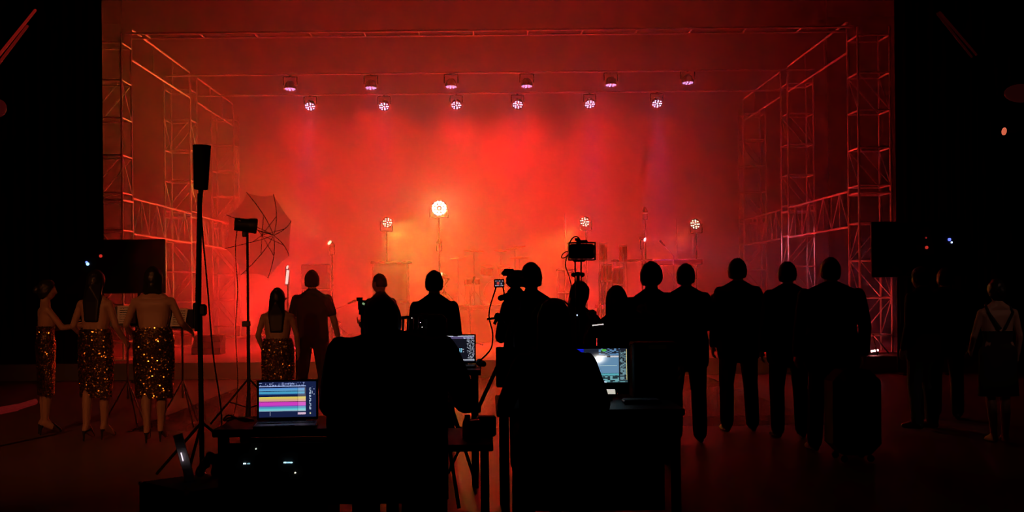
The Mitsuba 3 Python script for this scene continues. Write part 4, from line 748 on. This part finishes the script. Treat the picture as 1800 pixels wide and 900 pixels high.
t = thing('small_camera', 'small camera with a lit screen left of the seated man\'s head', 'camera'); c = P(637, 537, 8.2)
part(t, 'body', box(c, (0.06, 0.05, 0.075), bevel=0.01), 'm_black', False); part(t, 'screen', box(P(639, 534, 8.165), (0.018, 0.004, 0.014), ry=0.5), 'm_black', False, emitter=emit(0.25, 0.4, 0.2)); part(t, 'cage', cat(box(c + V(-0.02, 0, 0.045), (0.04, 0.03, 0.025)), box(c + V(-0.01, 0, -0.05), (0.03, 0.03, 0.03))), 'm_black', False)
part(t, 'pole', tube(c + V(0.0, 0, -0.03), (c[0], 8.2, 0.03), 0.013), 'm_black'); stand_legs(t, c[0], 8.2, 0, 0.3, 0.3, 0.01, 'm_black')
def office_chair(x, y, z, label, w=0.42):
    t = thing('office_chair', label, 'chair'); part(t, 'seat', box((x, y, z - 0.035), (0.46, 0.46, 0.07), bevel=0.03), 'm_blackmat', False); part(t, 'backrest', box((x, y - 0.25, z + 0.19), (w, 0.05, 0.56), bevel=0.02), 'm_blackmat', False)
    part(t, 'back_bar', tube((x, y - 0.24, z - 0.05), (x, y - 0.26, z + 0.15), 0.02), 'm_black'); part(t, 'post', tube((x, y, 0.08), (x, y, z - 0.07), 0.03), 'm_black')
    for q in range(5): a = q * 1.2566; part(t, 'base_arm', tube((x, y, 0.09), (x + 0.28 * math.cos(a), y + 0.28 * math.sin(a), 0.05), 0.018), 'm_black'); part(t, 'caster', placed(trimesh.creation.icosphere(1, 0.026), np.eye(4), V(x + 0.28 * math.cos(a), y + 0.28 * math.sin(a), 0.027)), 'm_black')
# ---------------------------------------------------------------- the people in the photograph
def tall(px, py, d): return Z(py, d, px)
person('broad man in a dark jacket seated at the laptop, seen from behind', 688, 5.5, 1.84, seat=0.56, left=((0.06, 0.10, -0.27), (-0.10, 0.24, -0.02)), right=((0.10, 0.10, -0.26), (-0.05, 0.25, 0.0)), wear='suit', wide=1.30, hair='short', hunch=0.095, lean=0.1, side=-0.055)
office_chair(X(688, 5.5), 5.5, 0.56, 'black office chair under the broad seated man', 0.56)
person('woman with a hairband seated at the bright monitor', 975, 6.45, 1.74, seat=0.48, left=TYPE, right=TYPE, wear='shirt', wide=0.98, hair='long')
office_chair(X(975, 6.45), 6.45, 0.48, 'black office chair under the woman at the bright monitor')
person('man in a dark shirt with crossed arms, his back to the camera', 764, 10.5, tall(762, 477, 10.5), left=CROSS, right=CROSS, wear='shirt', wide=1.0, hair='short')
person('bald man turned to the left behind the seated man', 670, 13.0, tall(665, 481, 13.0), yaw=50, wear='shirt', left=FRONT, right=FRONT, hair='bald')
person('man in a t-shirt with one arm bent, standing before the stage edge', 549, 13.4, tall(551, 476, 13.4), wear='tee', left=((0.08, 0.02, -0.27), (-0.2, 0.14, 0.05)), right=((0.09, -0.02, -0.28), (0.05, 0.04, -0.25)), hair='short', wide=1.0, stance=0.16)
person('woman with long dark hair and a gold sequin skirt by the flash stand', 488, 12.3, tall(488, 508, 12.3), wear='sequin', hair='long', left=((0.07, -0.03, -0.24), (-0.05, 0.1, -0.2)), right=((0.07, 0, -0.24), (0.0, 0.08, -0.22)), wide=1.05)
person('camera operator with short hair behind the video camera', 935, 8.95, tall(935, 463, 8.95), wear='shirt', left=((0.06, 0.1, -0.27), (-0.05, 0.24, 0.03)), right=FRONT, hand='grip', hair='short', wide=1.05)
person('woman with long hair in profile behind the rod camera', 1018, 9.5, tall(1016, 497, 9.5), yaw=-40, wear='shirt', left=((0.06, 0.12, -0.25), (-0.06, 0.2, 0.12)), right=((0.08, 0.14, -0.22), (-0.05, 0.15, 0.16)), hair='long', hand='grip', wide=0.9)
person('person with bobbed hair raising both arms to take a picture', 1085, 8.9, tall(1083, 505, 8.9), wear='shirt', left=((0.08, 0.2, -0.16), (-0.06, 0.1, 0.2)), right=((0.26, 0.10, 0.0), (-0.14, 0.18, 0.10)), hair='bob', hand='grip', wide=0.95, head_turn=-0.3)
person('man with thick quiffed hair between the picture taker and the man with a raised hand', 1146, 9.4, tall(1146, 462, 9.4), yaw=-10, wear='shirt', left=FRONT, right=HANG, hair='quiff', head_turn=-0.35)
person('man in a suit with an arm round his neighbour and one hand raised', 1207, 10.7, tall(1208, 465, 10.7), wear='suit', left=((0.18, 0.06, -0.02), (0.12, 0.05, -0.06)), right=((0.04, 0.02, -0.27), (0.05, 0.15, 0.21)), hair='short', stance=0.10, wide=0.98, head_turn=-0.4)
person('tall man in a dark suit with empty floor to his left', 1298, 11.5, tall(1298, 456, 11.5), wear='suit', hair='quiff', wide=1.0, stance=0.12, head_turn=-0.4)
person('man in a dark jacket between the tall man and the broad man', 1386, 11.0, tall(1386, 461, 11.0), wear='suit', hair='short', wide=1.02, head_turn=-0.5)
person('broad man in a loose dark coat in front of the right towers', 1462, 10.1, tall(1460, 454, 10.1), wear='suit', hair='short', wide=1.32, stance=0.2)
t = thing('travel_case', 'tall black rounded travel case right of the broad man', 'suitcase'); p = P(1512, 700, 9.3)
part(t, 'body', box((p[0], 9.5, Z(652, 9.3, 1512) / 2 + 0.03), (0.40, 0.42, Z(652, 9.3, 1512) - 0.06), bevel=0.09), 'm_blackmat', 30); part(t, 'handle', cat(tube((p[0] - 0.1, 9.28, 0.62), (p[0] + 0.1, 9.28, 0.62), 0.012)), 'm_black')
for e in (-1, 1):
    for f in (-1, 1): part(t, 'wheel', placed(trimesh.creation.icosphere(2, 0.03), np.eye(4), (p[0] + e * 0.11, 9.5 + f * 0.12, 0.032)), 'm_black')
person('nearer of two men standing in the dark right of the right towers', 1622, 11.6, tall(1620, 470, 11.6), yaw=30, wear='suit', hair='short')
person('farther of two men standing in the dark right of the right towers', 1662, 12.4, tall(1662, 472, 12.4), yaw=-20, wear='suit', hair='short')
person('woman at the right edge with bare shoulders and black crossing straps', 1754, 10.5, 1.50, wear='strap', hair='bun', left=((0.06, 0.05, -0.26), (-0.03, 0.15, -0.15)), right=((0.07, 0.02, -0.26), (0.02, 0.1, -0.2)), wide=1.05)
person('slim woman in a gold sequin dress turned right, leftmost', 80, 11.8, tall(80, 508, 11.8) + 0.08, yaw=-60, wear='sequin', hair='bun', heels=0.08, left=((0.03, 0.12, -0.24), (-0.03, 0.24, 0.03)), right=((0.04, 0.16, -0.22), (-0.03, 0.25, 0.02)))
person('woman with long hair in a backless gold sequin dress, middle of the three', 168, 11.3, tall(168, 492, 11.3) + 0.08, yaw=-12, wear='sequin', hair='long', heels=0.08, left=((0.09, -0.02, -0.25), (0.0, 0.16, -0.1)), right=((0.07, 0.02, -0.26), (0.03, 0.14, -0.16)), step=0.08)
person('woman with bobbed hair in a wide gold sequin dress by the tall stand', 270, 11.1, tall(268, 486, 11.1) + 0.08, yaw=5, wear='sequin', hair='bob', heels=0.08, left=((0.09, -0.02, -0.25), (-0.02, 0.16, -0.1)), right=((0.10, 0.02, -0.24), (0.06, 0.16, -0.08)), wide=1.12, step=0.06)
t = thing('headband', 'thin hairband on the seated woman, whitened for its backlit rim', 'hairband')
hc = P(973, 562, 6.47); part(t, 'band', cat([tube(hc + 0.123 * V(math.cos(a), 0.1, math.sin(a) * 0.97), hc + 0.123 * V(math.cos(a + 0.22), 0.1, math.sin(a + 0.22) * 0.97), 0.006, 6) for a in np.arange(0.1, 3.0, 0.22)]), 'm_white')  # white colour carries the rim of backlight on the head
solo('phone', box(P(1051, 571, 8.5), (0.085, 0.008, 0.01), ry=-0.1), 'm_black', 'glowing edge of a phone held low by the picture taker', 'phone', smooth=False, emitter=emit(0.75, 0.68, 0.66))
